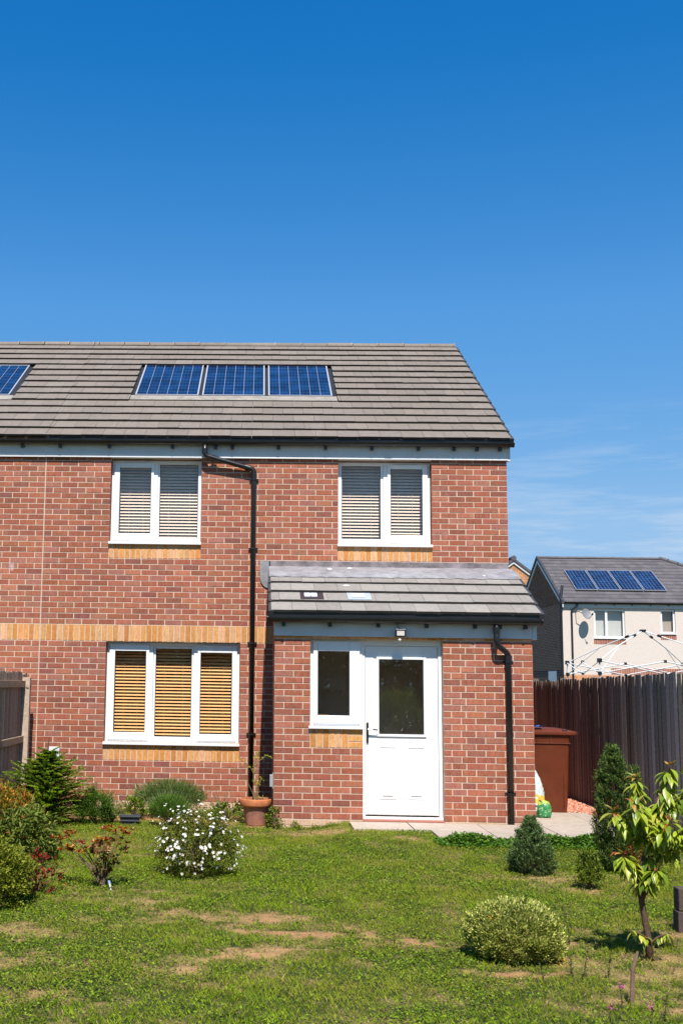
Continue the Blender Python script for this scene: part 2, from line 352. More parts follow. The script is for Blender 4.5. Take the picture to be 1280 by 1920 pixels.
W1 = (-5.40, -4.147, 3.43, 4.62); W2 = (-2.285, -1.013, 3.43, 4.62); G = (-5.40, -3.59, 0.74, 2.1)
BASE = -0.30
def main_wall():
    P = lambda u, z, d: (u, -d, z)
    w_ = Wall(P)
    S = [(-5.40, -4.147, 3.225, 3.43), (-2.285, -1.013, 3.225, 3.43), (-5.40, -3.59, 0.525, 0.74)]
    holes = [W1, W2, G] + S
    for r in range(0, 62):
        if 28 <= r < 31: continue
        half = (r % 2 == 1)
        if r < 31: w_.row(r, -6.3 + .006, -2.9, -6.3, half, RED, holes)
        else:
            w_.row(r, -6.3 + .006, -2.285 if r >= 43 else -2.6, -6.3, not (r % 2 == 0), RED, holes)
            w_.row(r, -2.6 if r < 43 else -2.285, 0, 0.0, r % 2 == 0, RED, holes)
    for r in (-1, -2, -3, -4): w_.row(r, -6.3 + .006, -2.9, -6.3, r % 2 == 1, PALE)
    w_.soldiers(-6.294, -2.9, 2.105, 2.32)
    for s_ in S: w_.soldiers(s_[0] - .004, s_[1] + .004, s_[2] + .005, s_[3] + .03)
    wall = MB()
    T = 0.30
    # mortar body with openings
    zs = [(-.3, 0.74), (0.74, 2.1), (2.1, 3.43), (3.43, 4.62), (4.62, 4.86)]
    for z0, z1 in zs:
        cuts = [(a, b) for (a, b, c0, c1) in (W1, W2, G) if c0 < z1 - .01 and c1 > z0 + .01]
        x = -6.3
        for a, b in sorted(cuts): wall.box(x, a, 0, T, z0, z1); x = b
        wall.box(x, 0, 0, T, z0, z1)
    wo = wall.build('wall', M['mortar'], house)
    w_.mb.build('brickwork', M['brick'], wo)
    # red brick cheeks of the openings
    for (a, b, z0, z1) in (W1, W2, G):
        for xa, xb in ((a - .002, a + .003), (b - .003, b + .002)):
            ch = MB(); r = math.ceil(z0 / .075)
            while r * .075 < z1 - .07:
                z = r * .075; ch.box(xa, xb, -.003, .10, z + .005, z + .07, pick(RED)); r += 1
            ch.build('reveal_bricks', M['brick'], wo)
    # right-hand gable wall (X=0 plane facing +X)
    gw = MB(); D = 8.3
    gw.hexa([(-.3, .3, -.3), (0, .3, -.3), (0, D, -.3), (-.3, D, -.3), (-.3, .3, 4.95), (0, .3, 4.95), (0, D, 4.95), (-.3, D, 4.95)])
    # gable triangle as prism
    i = len(gw.v); gw.v += [(-.3, .3, 4.95), (0, .3, 4.95), (0, D, 4.95), (-.3, D, 4.95), (-.3, 4.3, 7.3), (0, 4.3, 7.3)]
    for f in ((1, 2, 5), (0, 4, 3), (0, 1, 5, 4), (2, 3, 4, 5)): gw.f.append(tuple(i + k for k in f)); gw.c.append((1, 1, 1))
    go = gw.build('gable_wall', M['mortar'], house)
    Pg = lambda u, z, d: (d, u, z)
    g = Wall(Pg)
    for r in range(-3, 95):
        z = r * .075
        if z < 4.9: a, b = .0 if z > -.1 else 0, D
        else:
            k = (z - 4.9) / .59 + .1; a, b = k, 8.6 - k
            if b - a < .3: break
        g.row(r, max(a, 0.0), min(b, D), 0, r % 2 == 0, RED if r >= 0 else PALE)
    g.mb.build('brickwork', M['brick'], go)
    bw = MB(); bw.box(-6.3, -.3, D - .3, D, -.3, 4.95); bw.build('rear_wall', M['brick_plain'], house)
    for i in range(len(bw.c)): pass
    # movement joint
    mj = MB(); mj.box(-6.307, -6.293, -.003, 0.01, -.3, 4.7)
    mj.build('movement_joint', M['mortar'], house)
    # floors and interior
    fl = MB(); fl.box(-6.25, -.31, .31, D - .31, -.02, .02); fl.box(-6.25, -.31, .31, D - .31, 2.45, 2.65); fl.box(-6.25, -.31, .31, D - .31, 4.8, 4.85)
    fl.box(-6.25, -.31, 3.6, 3.7, .021, 2.449); fl.box(-6.25, -.31, 3.6, 3.7, 2.651, 4.799)
    fl.box(-6.3, -6.25, .31, D - .31, -.02, 4.85)
    fl.build('interior', M['inside'], house)
    return wo
main_wall()

def frame_bars(mb, x0, x1, z0, z1, t, y0, y1):
    if not hasattr(t, '__len__'): t = (t, t, t, t)       # left right bottom top
    l, r, b, tp = t
    mb.box(x0, x0 + l, y0, y1, z0, z1); mb.box(x1 - r, x1, y0, y1, z0, z1)
    mb.box(x0 + l, x1 - r, y0, y1, z0, z0 + b); mb.box(x0 + l, x1 - r, y0, y1, z1 - tp, z1)

def make_window(parent, op, y, lights, sill=True, blind=None, horns=.045, sill_mat='upvc', detail=True, label=None, glass='glass', blind_y=.10):
    """op=(x0,x1,z0,z1) outer frame; lights=[(kind,gx0,gx1,gz0,gz1)] glass rectangles, kind fixed|sash"""
    x0, x1, z0, z1 = op
    mb = MB(); d = .06
    # outer frame
    t = .045
    frame_bars(mb, x0, x1, z0, z1, (t, t, t, t), y, y + d)
    for (la, lb) in zip(lights[:-1], lights[1:]):
        c = (la[2] + lb[1]) / 2; mb.box(c - .032, c + .032, y - .004, y + d, z0 + t, z1 - t)
    edges = [x0 + t] + [(a[2] + b[1]) / 2 for a, b in zip(lights[:-1], lights[1:])] + [x1 - t]
    sl, sr = None, None
    wo = mb.build('window', M['upvc'], parent, bevel=.004)
    if label: wo['label'] = label
    for k, (kind, a, b, c, e) in enumerate(lights):
        lx = edges[k] + (.034 if k else 0.001); rx = edges[k + 1] - (.034 if k < len(lights) - 1 else 0.001)
        s = MB(); yy = y - .026 if kind == 'sash' else y + .012
        if kind == 'sash': lx -= .012; rx += .012
        bz = z0 + t + (-.014 if kind == 'sash' else .001); tz = z1 - t + (.014 if kind == 'sash' else -.001)
        frame_bars(s, lx, rx, bz, tz, (a - lx, rx - b, c - bz, tz - e), yy, y + d - .012)
        s.build('sash' if kind == 'sash' else 'fixed_light', M['upvc'], wo, bevel=.006)
        g = MB(); frame_bars(g, a - .004, b + .004, c - .004, e + .004, .010, yy + .012, yy + .020); g.build('seal', M['rubber'], wo)
        g = MB(); g.box(a, b, yy + .022, yy + .034, c, e); g.build('pane', M[glass], wo)
        if kind == 'sash' and detail:   # trickle vent
            v = MB(); v.box(a + .04, b - .04, y - .012, y, tz + .012, tz + .026); v.build('trickle_vent', M['upvc'], wo, bevel=.002)
    if sill:
        s = MB(); s.box(x0 - .012, x1 + .012, -.048, y + .05, z0 - .036, z0 - .002); s.build('sill', M[sill_mat], wo, bevel=.005)
    if blind:
        for (kind, a, b, c, e) in lights:
            pitch, sw, mt, tilt = blind
            s = MB(); z = z0 + .06; by = y + blind_y
            while z < z1 - .02:
                dz = random.uniform(-.0008, .0008)
                q = sw / 2; ca, sa = math.cos(R(tilt)), math.sin(R(tilt))
                # slat tilted so the outer edge is lower
                p = [(a - .045, by - q * ca, z - q * sa), (b + .045, by - q * ca, z - q * sa), (b + .045, by + q * ca, z + q * sa + dz), (a - .045, by + q * ca, z + q * sa + dz)]
                s.hexa([(x_, y_ + .0012, z_ - .001) for x_, y_, z_ in p] + [(x_, y_ - .0012, z_ + .001) for x_, y_, z_ in p])
                z += pitch
            for fx in (a + .12, b - .12): s.box(fx - .001, fx + .001, by - .022, by - .020, z0 + .05, z1 - .02)
            s.build('blind', M[mt], wo)
    return wo

yw = .10
make_window(house, (-5.392, -4.152, 3.455, 4.60), yw, [('sash', -5.282, -4.848, 3.582, 4.497), ('fixed', -4.730, -4.200, 3.532, 4.548)], glass='glass_up', blind=(.0433, .041, 'white_blind', 49), label='upstairs window on the left with two panes and white blinds', blind_y=.16)
make_window(house, (-2.278, -1.022, 3.455, 4.60), yw, [('fixed', -2.226, -1.694, 3.54, 4.552), ('sash', -1.562, -1.128, 3.592, 4.51)], glass='glass_up', blind=(.0433, .041, 'white_blind', 49), label='upstairs window above the porch with two panes and white blinds', blind_y=.16)
make_window(house, (-5.392, -3.598, .768, 2.095), yw, [('sash', -5.282, -4.860, .892, 1.975), ('fixed', -4.732, -4.244, .838, 2.014), ('sash', -4.124, -3.698, .884, 1.965)], blind=(.0433, .040, 'wood_blind', 44), label='wide ground floor window with three panes and golden wooden blinds', blind_y=.12)

# ---- fascia, gutters
def gutter(parent, x0, x1, y, z, r=.056, brackets=(), caps=(True, True), unions=()):
    mb = MB(); n = 10
    prof = [(y + r * math.cos(math.pi + math.pi * k / n), z + r * math.sin(math.pi + math.pi * k / n)) for k in range(n + 1)]
    ins = [(y + (r - .005) * math.cos(math.pi + math.pi * k / n), z + (r - .005) * math.sin(math.pi + math.pi * k / n)) for k in range(n + 1)]
    pr_ = prof + ins[::-1]; i = len(mb.v)
    for x in (x0, x1): mb.v += [(x, a, b) for a, b in pr_]
    k_ = len(pr_)
    for k in range(k_): mb.f.append((i + k, i + (k + 1) % k_, i + k_ + (k + 1) % k_, i + k_ + k)); mb.c.append((1, 1, 1))
    for x, c in ((x0, caps[0]), (x1, caps[1])):
        if c:
            j = len(mb.v); q = [(y + (r + .003) * math.cos(math.pi + math.pi * k / n), z + (r + .003) * math.sin(math.pi + math.pi * k / n)) for k in range(n + 1)] + [(y + r, z + .008), (y - r, z + .008)]
            s = .012 if x == x1 else -.012
            mb.v += [(x, a, b) for a, b in q] + [(x + s, a, b) for a, b in q]; kk = len(q)
            mb.f.append(tuple(range(j, j + kk))); mb.f.append(tuple(range(j + 2 * kk - 1, j + kk - 1, -1))); mb.c += [(1, 1, 1)] * 2
            for k in range(kk): mb.f.append((j + k, j + (k + 1) % kk, j + kk + (k + 1) % kk, j + kk + k)); mb.c.append((1, 1, 1))
    g = mb.build('gutter', M['black'], parent)
    def band(x, w_, ex):
        b = MB(); p2 = [(y + (r + ex) * math.cos(math.pi + math.pi * k / n), z + (r + ex) * math.sin(math.pi + math.pi * k / n)) for k in range(n + 1)]
        p3 = [(y + (r + .001) * math.cos(math.pi + math.pi * k / n), z + (r + .001) * math.sin(math.pi + math.pi * k / n)) for k in range(n + 1)]
        q = p2 + p3[::-1]; kk = len(q)
        b.v += [(x, a, c) for a, c in q] + [(x + w_, a, c) for a, c in q]
        for k in range(kk): b.f.append((k, (k + 1) % kk, kk + (k + 1) % kk, kk + k)); b.c.append((1, 1, 1))
        b.f.append(tuple(range(kk - 1, -1, -1))); b.f.append(tuple(range(kk, 2 * kk))); b.c += [(1, 1, 1)] * 2
        return b
    for x in brackets:
        b = band(x - .016, .032, .006); b.box(x - .022, x + .022, y + .01, y + r + .004, z - r - .045, z - r - .001); b.build('bracket', M['black'], g)
    for x in unions: band(x - .05, .1, .007).build('union', M['black'], g)
    return g
GY, GZ = -.118, 4.842
fa = MB(); fa.box(-6.3, .012, -.042, -.003, 4.625, 4.86); fa.box(-6.3, .012, -.052, -.042, 4.616, 4.634); fa.box(-6.3, .012, -.003, .02, 4.616, 4.624); fa.build('fascia', M['fascia'], house, bevel=.003)
fe = MB(); fe.box(.013, .045, -.045, .02, 4.61, 4.90); fe.build('box_end', M['fascia'], house)
et = MB(); et.box(-6.3, .03, -.083, -.043, 4.80, 4.888); et.build('eaves_tray', M['black'], house)
hit_brk = [-6.1, -5.42, -4.55, -3.96, -3.73, -3.1, -2.46, -1.83, -1.2, -.72, -.41, -.1]
gutter(house, -6.3, .07, GY, GZ, brackets=hit_brk, caps=(False, True), unions=(-3.96, -1.6))

# ---- downpipes
def pipe(parent, pts, r, clips, socket=()):
    mb = MB(); P_ = [Vector(p) for p in pts]
    # rounded elbows
    q = [P_[0]]
    for a, b, c in zip(P_[:-2], P_[1:-1], P_[2:]):
        d1 = (a - b).normalized() * min(.05, (a - b).length / 2.2); d2 = (c - b).normalized() * min(.05, (c - b).length / 2.2)
        q += [b + d1, b + d1 * .45 + d2 * .1, b + d1 * .1 + d2 * .45, b + d2]
    q.append(P_[-1]); mb.tube(q, r, 16)
    o = mb.build('downpipe', M['black'], parent, smooth=False)
    o.data.polygons.foreach_set('use_smooth', [True] * len(o.data.polygons))
    for (p, d) in socket:
        p = Vector(p); d = Vector(d).normalized(); s = MB(); s.tube([p - d * .035, p + d * .035], r + .006, 16); s.build('socket', M['black'], o, smooth=False)
    for z, x, y in clips:
        c = MB(); c.tube([(x, y, z - .012), (x, y, z + .012)], r + .007, 16); c.box(x - .062, x + .062, y + r - .004, y + r + .018, z - .014, z + .014)
        c.build('pipe_clip', M['black'], o)
    return o
pipe(house, [(-4.105, GY, 4.80), (-4.105, GY, 4.64), (-3.43, -.062, 4.462), (-3.43, -.062, -.12)], .034,
     [(4.32, -3.43, -.062), (3.372, -3.43, -.062), (2.10, -3.43, -.062), (.9, -3.43, -.062)], [((-4.105, GY, 4.70), (0, 0, 1)), ((-3.98, -.095, 4.607), (.675, .04, -.178)), ((-3.52, -.067, 4.487), (.675, .04, -.178))])

# ---- main roof
SL = 0.593; EY, EZ = -.085, 4.862; RY = 4.30; RZ = EZ + (RY - EY) * SL
nrm = Vector((0, -SL, 1)).normalized()
TILE = [(0.186, 0.156, 0.132), (0.196, 0.164, 0.138), (0.178, 0.149, 0.126), (0.190, 0.158, 0.131)]
def tiled_roof(name, parent, x0, x1, ey, ez, sl, courses, gy, tw=.293, skip=None, cols=TILE, mkey='tile', stagger=.5, thick=.034, ov=.05, jx=.0015):
    mb = MB(); n_ = Vector((0, -sl, 1)).normalized(); s_ = Vector((0, 1, sl)).normalized(); ca = s_.y
    gl = gy / ca
    for c in range(courses):
        x = x1 - (tw * stagger if c % 2 else tw) - (0 if c % 2 else 0)
        xs = [x1]; 
        while xs[-1] > x0: xs.append(xs[-1] - (tw * stagger if (len(xs) == 1 and c % 2) else tw))
        lift = random.uniform(-.002, .002)
        for a, b in zip(xs[1:], xs[:-1]):
            a = max(a, x0)
            if b - a < .02: continue
            if skip:
                a, b = skip(a, b, c)
                if b - a < .02: continue
            p = Vector((0, ey + gy * c, ez + gy * sl * c)); h0 = thick * 2 + lift + random.uniform(-.0022, .0022); h1 = thick + .001 + lift
            dl = random.uniform(-.004, .004)
            lo0 = p + s_ * dl; hi0 = p + s_ * (gl + ov)
            col = jit(random.choice(cols), .04)
            aa, bb = a + jx, b - jx
            bot = [lo0 + n_ * (h0 - thick), lo0 + n_ * (h0 - thick), hi0 + n_ * (h1 - thick), hi0 + n_ * (h1 - thick)]
            top = [lo0 + n_ * h0, lo0 + n_ * h0, hi0 + n_ * h1, hi0 + n_ * h1]
            xx = [aa, bb, bb, aa]
            mb.hexa([(xx[i], bot[i].y, bot[i].z) for i in range(4)] + [(xx[i], top[i].y, top[i].z) for i in range(4)], col)
            mb.c[-4] = tuple(q * .16 for q in col)      # leading edge much darker than the tile
    return mb.build(name, M[mkey], parent)
# the deck: solid body under the tiles (both slopes)
def deck(parent, x0, x1, ey, ez, ry, rz, by, name='roof_deck', m_='inside'):
    mb = MB(); i = 0; sect = [(ey + .02, ez - .03), (ry, rz - .03), (by, ez - .03), (by, ez - .06), (ry, rz - .12), (ey + .02, ez - .06)]
    for x in (x0, x1): mb.v += [(x, a, b) for a, b in sect]
    n = 6
    for k in range(n): mb.f.append((k, (k + 1) % n, n + (k + 1) % n, n + k)); mb.c.append((1, 1, 1))
    mb.f.append((0, 5, 4, 1)); mb.f.append((1, 4, 3, 2)); mb.f.append((6, 7, 10, 11)); mb.f.append((7, 8, 9, 10)); mb.c += [(1, 1, 1)] * 4
    return mb.build(name, M[m_], parent)
ROW = lambda c: (EY + .2914 * c)
def skip_main(a, b, c):
    if not 5 <= c < 11: return a, b
    if b <= -5.335 or a >= -2.19: return a, b
    if a < -5.335: return a, -5.335
    if b > -2.19: return -2.19, b
    return a, a
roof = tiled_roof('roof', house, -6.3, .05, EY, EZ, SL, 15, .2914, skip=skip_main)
deck(house, -6.3, .03, EY, EZ, RY, RZ, 8.68)
rr = MB(); 
rr.hexa([(-6.3, 4.35, RZ + .01), (.05, 4.35, RZ + .01), (.05, 8.7, EZ - .02), (-6.3, 8.7, EZ - .02), (-6.3, 4.35, RZ + .04), (.05, 4.35, RZ + .04), (.05, 8.7, EZ + .02), (-6.3, 8.7, EZ + .02)], TILE[0])
rr.build('rear_roof_slope', M['tile'], house)
def ridge(parent, x0, x1, y, z, r=.11, seg=.448, cols=TILE, off=0, mkey='tile', n=8):
    x = x1
    mb = MB()
    k = 0
    while x > x0 + .01:
        a = max(x - seg, x0); rr_ = r + (k % 2) * .0
        base = len(mb.v); col = jit(random.choice(cols), .1); tilt = random.uniform(-.004, .004)
        for xx, dr in ((a + .006, 0), (x - .03, 0), (x - .03, .010), (x - .004, .010)):
            for j in range(n + 1):
                t = math.pi * j / n; mb.v.append((xx, y - (r + dr) * math.cos(t), z + (r + dr) * .72 * math.sin(t) + tilt))
        for s in range(3):
            for j in range(n): 
                b = base + s * (n + 1) + j; mb.f.append((b, b + 1, b + n + 2, b + n + 1)); mb.c.append(col if s < 2 else tuple(q * 1.15 for q in col))
        for s in (0, 3):
            mb.f.append(tuple(base + s * (n + 1) + j for j in range(n + 1))); mb.c.append(col)
        x -= seg; k += 1
    return mb.build('ridge_tiles', M[mkey], parent)
ridge(house, -6.3, .05, RY + .02, RZ + .012)
# verge caps: stepped dark units down the right-hand edge
def verge(parent, x, ey, ez, sl, courses, gy, w_=.055, inward=.03, m_='black', side=1, drop=.11):
    mb = MB(); n_ = Vector((0, -sl, 1)).normalized(); s_ = Vector((0, 1, sl)).normalized(); gl = gy / s_.y
    for c in range(courses):
        p = Vector((0, ey + gy * c, ez + gy * sl * c)); lo0 = p - s_ * .012; hi0 = p + s_ * (gl - .014)
        xa, xb = (x - inward, x + w_ - .02) if side > 0 else (x - w_ + .02, x + inward)
        b0, b1 = lo0 - n_ * (drop - .055), hi0 - n_ * (drop - .055); t0, t1 = lo0 + n_ * .058, hi0 + n_ * .036
        mb.hexa([(xa, b0.y, b0.z), (xb, b0.y, b0.z), (xb, b1.y, b1.z), (xa, b1.y, b1.z), (xa, t0.y, t0.z), (xb, t0.y, t0.z), (xb, t1.y, t1.z), (xa, t1.y, t1.z)])
    return mb.build('verge_caps', M[m_], parent, bevel=.004)
M['verge'] = mat('verge_grey', (0.045, 0.046, 0.05), 0.55, noise=(8, 0.2))
verge(house, .052, EY, EZ, SL, 15, .2914, m_='verge')

# solar panels set into the roof
def solar(parent, x0, x1, y0, y1, sl, ey, ez, lift=.035, label=None):
    n_ = Vector((0, -sl, 1)).normalized()
    def pt(x, y, h): return Vector((x, y, ez + (y - ey) * sl)) + n_ * h
    fr = MB(); t = .018
    def bar(xa, xb, ya, yb, h0, h1):
        q = [(xa, ya), (xb, ya), (xb, yb), (xa, yb)]
        fr.hexa([pt(a, b, h0) for a, b in q] + [pt(a, b, h1) for a, b in q])
    bar(x0, x0 + t, y0, y1, lift - .03, lift + .012); bar(x1 - t, x1, y0, y1, lift - .03, lift + .012)
    bar(x0 + t, x1 - t, y0, y0 + t, lift - .03, lift + .012); bar(x0 + t, x1 - t, y1 - t, y1, lift - .03, lift + .012)
    f = fr.build('solar_panel', M['frame_alu'], parent)
    if label: f['label'] = label
    me = bpy.data.meshes.new('cells'); a, b = x0 + t, x1 - t; c, d = y0 + t, y1 - t
    me.from_pydata([pt(a, c, lift), pt(b, c, lift), pt(b, d, lift), pt(a, d, lift), pt(a, c, lift + .006), pt(b, c, lift + .006), pt(b, d, lift + .006), pt(a, d, lift + .006)], [],
                   [(4, 5, 6, 7), (0, 3, 2, 1), (0, 1, 5, 4), (1, 2, 6, 5), (2, 3, 7, 6), (3, 0, 4, 7)])
    uv = me.uv_layers.new(name='UVMap'); 
    for k, q in enumerate([(0, 0), (1, 0), (1, 1), (0, 1)]): uv.data[k].uv = q
    me.materials.append(M['solar']); o = bpy.data.objects.new('cells', me); C.objects.link(o); o.parent = f
    return f
M['flash_strip'] = mat('flashing_strip', (0.27, 0.24, 0.20), 0.6, noise=(9, .25, 7))
M['tray'] = mat('panel_tray_black', (0.02, 0.02, 0.021), 0.5, noise=(6, .3))
def tray(parent, x0, x1, y0, y1, sl, ey, ez):
    n_ = Vector((0, -sl, 1)).normalized()
    pt = lambda x, y, h: Vector((x, y, ez + (y - ey) * sl)) + n_ * h
    mb = MB(); q = [(x0, y0), (x1, y0), (x1, y1), (x0, y1)]
    mb.hexa([pt(a, b, -.01) for a, b in q] + [pt(a, b, .006) for a, b in q]); mb.build('panel_tray', M['tray'], parent)
    mb = MB(); q = [(x0 + .01, y0 - .10), (x1 - .01, y0 - .10), (x1 - .01, y0 + .09), (x0 + .01, y0 + .09)]
    mb.hexa([pt(a, b, .046) for a, b in q] + [pt(a, b, .052) for a, b in q]); 
    mb.build('panel_flashing', M['flash_strip'], parent)
tray(house, -5.335, -2.19, 1.50, 3.22, SL, EY, EZ)
for x0, x1, lb in ((-5.272, -4.302, 'leftmost of the three solar panels'), (-4.246, -3.290, 'middle solar panel'), (-3.234, -2.262, 'rightmost of the three solar panels')):
    solar(house, x0, x1, 1.64, 3.15, SL, EY, EZ, label=lb)

# ------------------------------------------------------------------ porch (single-storey rear part of the same house)
PX0, PX1, PY = -3.150, -.105, -1.72
def porch():
    P = lambda u, z, d: (u, PY - d, z)
    w_ = Wall(P); WIN = (-2.727, -2.105, 1.05, 2.12); DR = (-2.105, -1.155, -.02, 2.12)
    S = (-2.727, -2.105, .825, 1.06)
    for r in range(-3, 28):
        pal = RED if r >= 0 else PALE
        w_.row(r, PX0, -1.63, PX0, r % 2 == 1, pal, [WIN, DR, S])
        # right-hand pier with cut bricks beside the door, as laid
        z0, z1 = r * .075 + .005, r * .075 + .07
        us = [PX1]; x = PX1 - (.1125 if r % 2 == 0 else .225)
        while x > -1.155 + .20: us.append(x); x -= .225
        if (us[-1] - (-1.155)) > .26: us.append(us[-1] - .17)
        us.append(-1.155); us = us[::-1]
        for a, b in zip(us[:-1], us[1:]): w_.brick(a + (.005 if a > -1.155 else 0), b - (.005 if b < PX1 else 0), z0, z1, pal)
    for r in (28, 29, 30, 31): w_.row(r, PX0, PX1, PX0, r % 2 == 1, GOLD)
    w_.soldiers(-2.727, -2.275, .83, 1.045); 
    for z in (.83, .905, .98): w_.brick(-2.27, -2.108, z, z + .065, GOLD)
    wall = MB(); T = .28; Y1 = PY + T
    for z0, z1, cuts in ((-.3, -.02, []), (-.02, 1.05, [DR]), (1.05, 2.115, [(WIN[0], DR[1])]), (2.115, 2.38, [])):
        x = PX0
        for c in cuts: wall.box(x, c[0], PY, Y1, z0, z1); x = c[1]
        wall.box(x, PX1, PY, Y1, z0, z1)
    # side walls with sloping top
    for xa, xb in ((PX0, PX0 + T), (PX1 - T, PX1)):
        wall.hexa([(xa, Y1, -.3), (xb, Y1, -.3), (xb, -.001, -.3), (xa, -.001, -.3), (xa, Y1, 2.38), (xb, Y1, 2.38), (xb, -.001, 2.98), (xa, -.001, 2.98)])
    wo = wall.build('porch_wall', M['mortar'], house)
    w_.mb.build('brickwork', M['brick'], wo)
    for side, x in ((-1, PX0), (1, PX1)):
        g = Wall((lambda u, z, d, x=x, side=side: (x + side * d, u, z)))
        for r in range(-3, 38):
            z = r * .075; a = PY if z < 2.3 else PY + (z - 2.3) / .45 + .1
            if a > -.1: break
            g.row(r, a, 0, PY, r % 2 == 0, RED if r >= 0 else PALE)
        g.mb.build('brickwork', M['brick'], wo)
    inn = MB(); inn.box(PX0 + T, PX1 - T, Y1, -.01, -.02, .0); inn.box(PX0 + T, PX1 - T, Y1, -.01, 2.36, 2.38); inn.box(PX0 + T + .001, PX1 - T - .001, -.04, -.012, .001, 2.359)
    # a worktop and cupboards seen dimly through the glass
    inn.box(-2.86, -2.25, -.62, -.05, .001, .9); inn.box(-2.86, -2.2, -.40, -.05, 1.5, 2.2)
    M['porch_room'] = mat('porch_room', (.82, .76, .70), .8, noise=(2, .1)); inn.build('interior', M['porch_room'], house)
porch()
# side light beside the door
pw = make_window(house, (-2.722, -2.10, 1.078, 2.112), PY + .09, [('sash', -2.634, -2.256, 1.20, 1.962)], sill=False, label='narrow window beside the back door', glass='glass_dark')
s = MB(); s.box(-2.745, -2.10, PY - .045, PY + .135, 1.045, 1.076); s.build('sill', M['upvc'], pw, bevel=.005)
s = MB(); s.box(-2.63, -2.50, PY + .17, PY + .23, 1.19, 1.208, (0.6, .32, .1)); s.build('ledge_item', M['attr'], pw)
# door frame and door
dy = PY + .115
df = MB(); df.box(-2.099, -2.070, dy - .015, dy + .07, .035, 2.112); df.box(-1.200, -1.158, dy - .015, dy + .07, .035, 2.112); df.box(-2.070, -1.200, dy - .015, dy + .07, 2.035, 2.112)
df.box(-2.099, -1.158, dy - .045, dy + .07, .004, .035)
dfo = df.build('door_frame', M['upvc'], house, bevel=.004)
st = MB(); st.box(-2.103, -1.153, PY - .025, dy + .06, -.045, .003, (.34, .13, .09)); st.build('door_step', M['brick_plain'], house, bevel=.006)
GX0, GX1, GZ0, GZ1 = -1.902, -1.375, .992, 1.872
db = MB(); x0, x1, z0, z1 = -2.066, -1.204, .052, 2.030
frame_bars(db, x0, x1, z0, z1, (GX0 - x0, x1 - GX1, GZ0 - z0, z1 - GZ1), dy, dy + .045)
# glazing bead, panel mouldings
frame_bars(db, GX0 - .03, GX1 + .03, GZ0 - .03, GZ1 + .03, .028, dy - .016, dy - .0005)
for a, b in ((-1.900, -1.700), (-1.570, -1.366)):
    for k, (ins, dep) in enumerate(((0, .006), (.022, -.0), (.04, .010))):
        if dep <= 0: continue
        if k == 0: frame_bars(db, a, b, .235, .845, .012, dy - dep, dy - .0003)
        else: db.box(a + ins, b - ins, dy - dep, dy - .0003, .235 + ins, .845 - ins)
door = db.build('door', M['upvc'], house, bevel=.004)
door['label'] = 'white back door with a square clear pane and two moulded lower panels'
g = MB(); g.box(GX0, GX1, dy + .014, dy + .03, GZ0, GZ1); g.build('pane', M['glass_dark'], door)
g = MB(); frame_bars(g, GX0 - .001, GX1 + .001, GZ0 - .001, GZ1 + .001, .008, dy - .002, dy + .012); g.build('seal', M['rubber'], door)
wb = MB(); wb.box(-2.05, -1.22, dy - .028, dy - .0004, .058, .092); wb.build('weather_bar', M['upvc'], door, bevel=.006)
h = MB(); h.box(-2.054, -2.028, dy - .016, dy - .0005, .885, 1.125); h.tube([(-2.041, dy - .016, 1.045), (-2.041, dy - .055, 1.045)], .011, 10)
h.tube([(-2.041, dy - .055, 1.045), (-1.985, dy - .058, 1.047), (-1.925, dy - .055, 1.040)], [.010, .009, .008], 10); h.tube([(-2.041, dy - .0165, .93), (-2.041, dy - .024, .93)], .009, 10)
h.build('handle', M['chrome'], door, bevel=.002)
# porch fascia, gutter, pipe
FY = PY - .04
f_ = MB(); f_.box(PX0 - .012, PX1 + .0, FY, PY - .006, 2.135, 2.36); f_.build('porch_fascia', M['fascia'], house, bevel=.003)
f_ = MB(); f_.box(PX1 + .001, PX1 + .05, FY - .004, PY + .28, 2.125, 2.40)
f_.build('box_end', M['fascia'], house, bevel=.003)
ESL = .45; PEY, PEZ = -1.845, 2.378
gutter(house, -3.235, -.02, -1.845, 2.348, brackets=(-3.05, -2.5, -1.93, -1.36, -.79, -.50, -.20), unions=(-.53,))
pipe(house, [(-.545, -1.845, 2.30), (-.545, -1.845, 2.06), (-.395, PY - .045, 1.955), (-.395, PY - .045, -.02)], .034,
     [(1.86, -.395, PY - .045), (.335, -.395, PY - .045)], [((-.545, -1.845, 2.23), (0, 0, 1)), ((-.395, PY - .045, 1.90), (0, 0, 1))])
PTILE = [(0.245, 0.222, 0.200), (0.265, 0.240, 0.214), (0.232, 0.208, 0.186)]
et = MB(); et.box(-3.19, -.03, PEY + .002, PEY + .05, 2.345, PEZ + .028); et.build('eaves_tray', M['black'], house)
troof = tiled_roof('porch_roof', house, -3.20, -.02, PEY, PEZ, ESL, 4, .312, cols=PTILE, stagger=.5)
dk = MB(); dk.hexa([(-3.18, PEY + .02, PEZ - .06), (-.04, PEY + .02, PEZ - .06), (-.04, -.002, 3.03), (-3.18, -.002, 3.03), (-3.18, PEY + .02, PEZ - .01), (-.04, PEY + .02, PEZ - .01), (-.04, -.002, 3.085), (-3.18, -.002, 3.085)])
dk.build('porch_roof_deck', M['inside'], house)
verge(house, -.018, PEY, PEZ, ESL, 4, .312, m_='verge', w_=.055)
verge(house, -3.202, PEY, PEZ, ESL, 4, .312, m_='verge', side=-1, w_=.05)
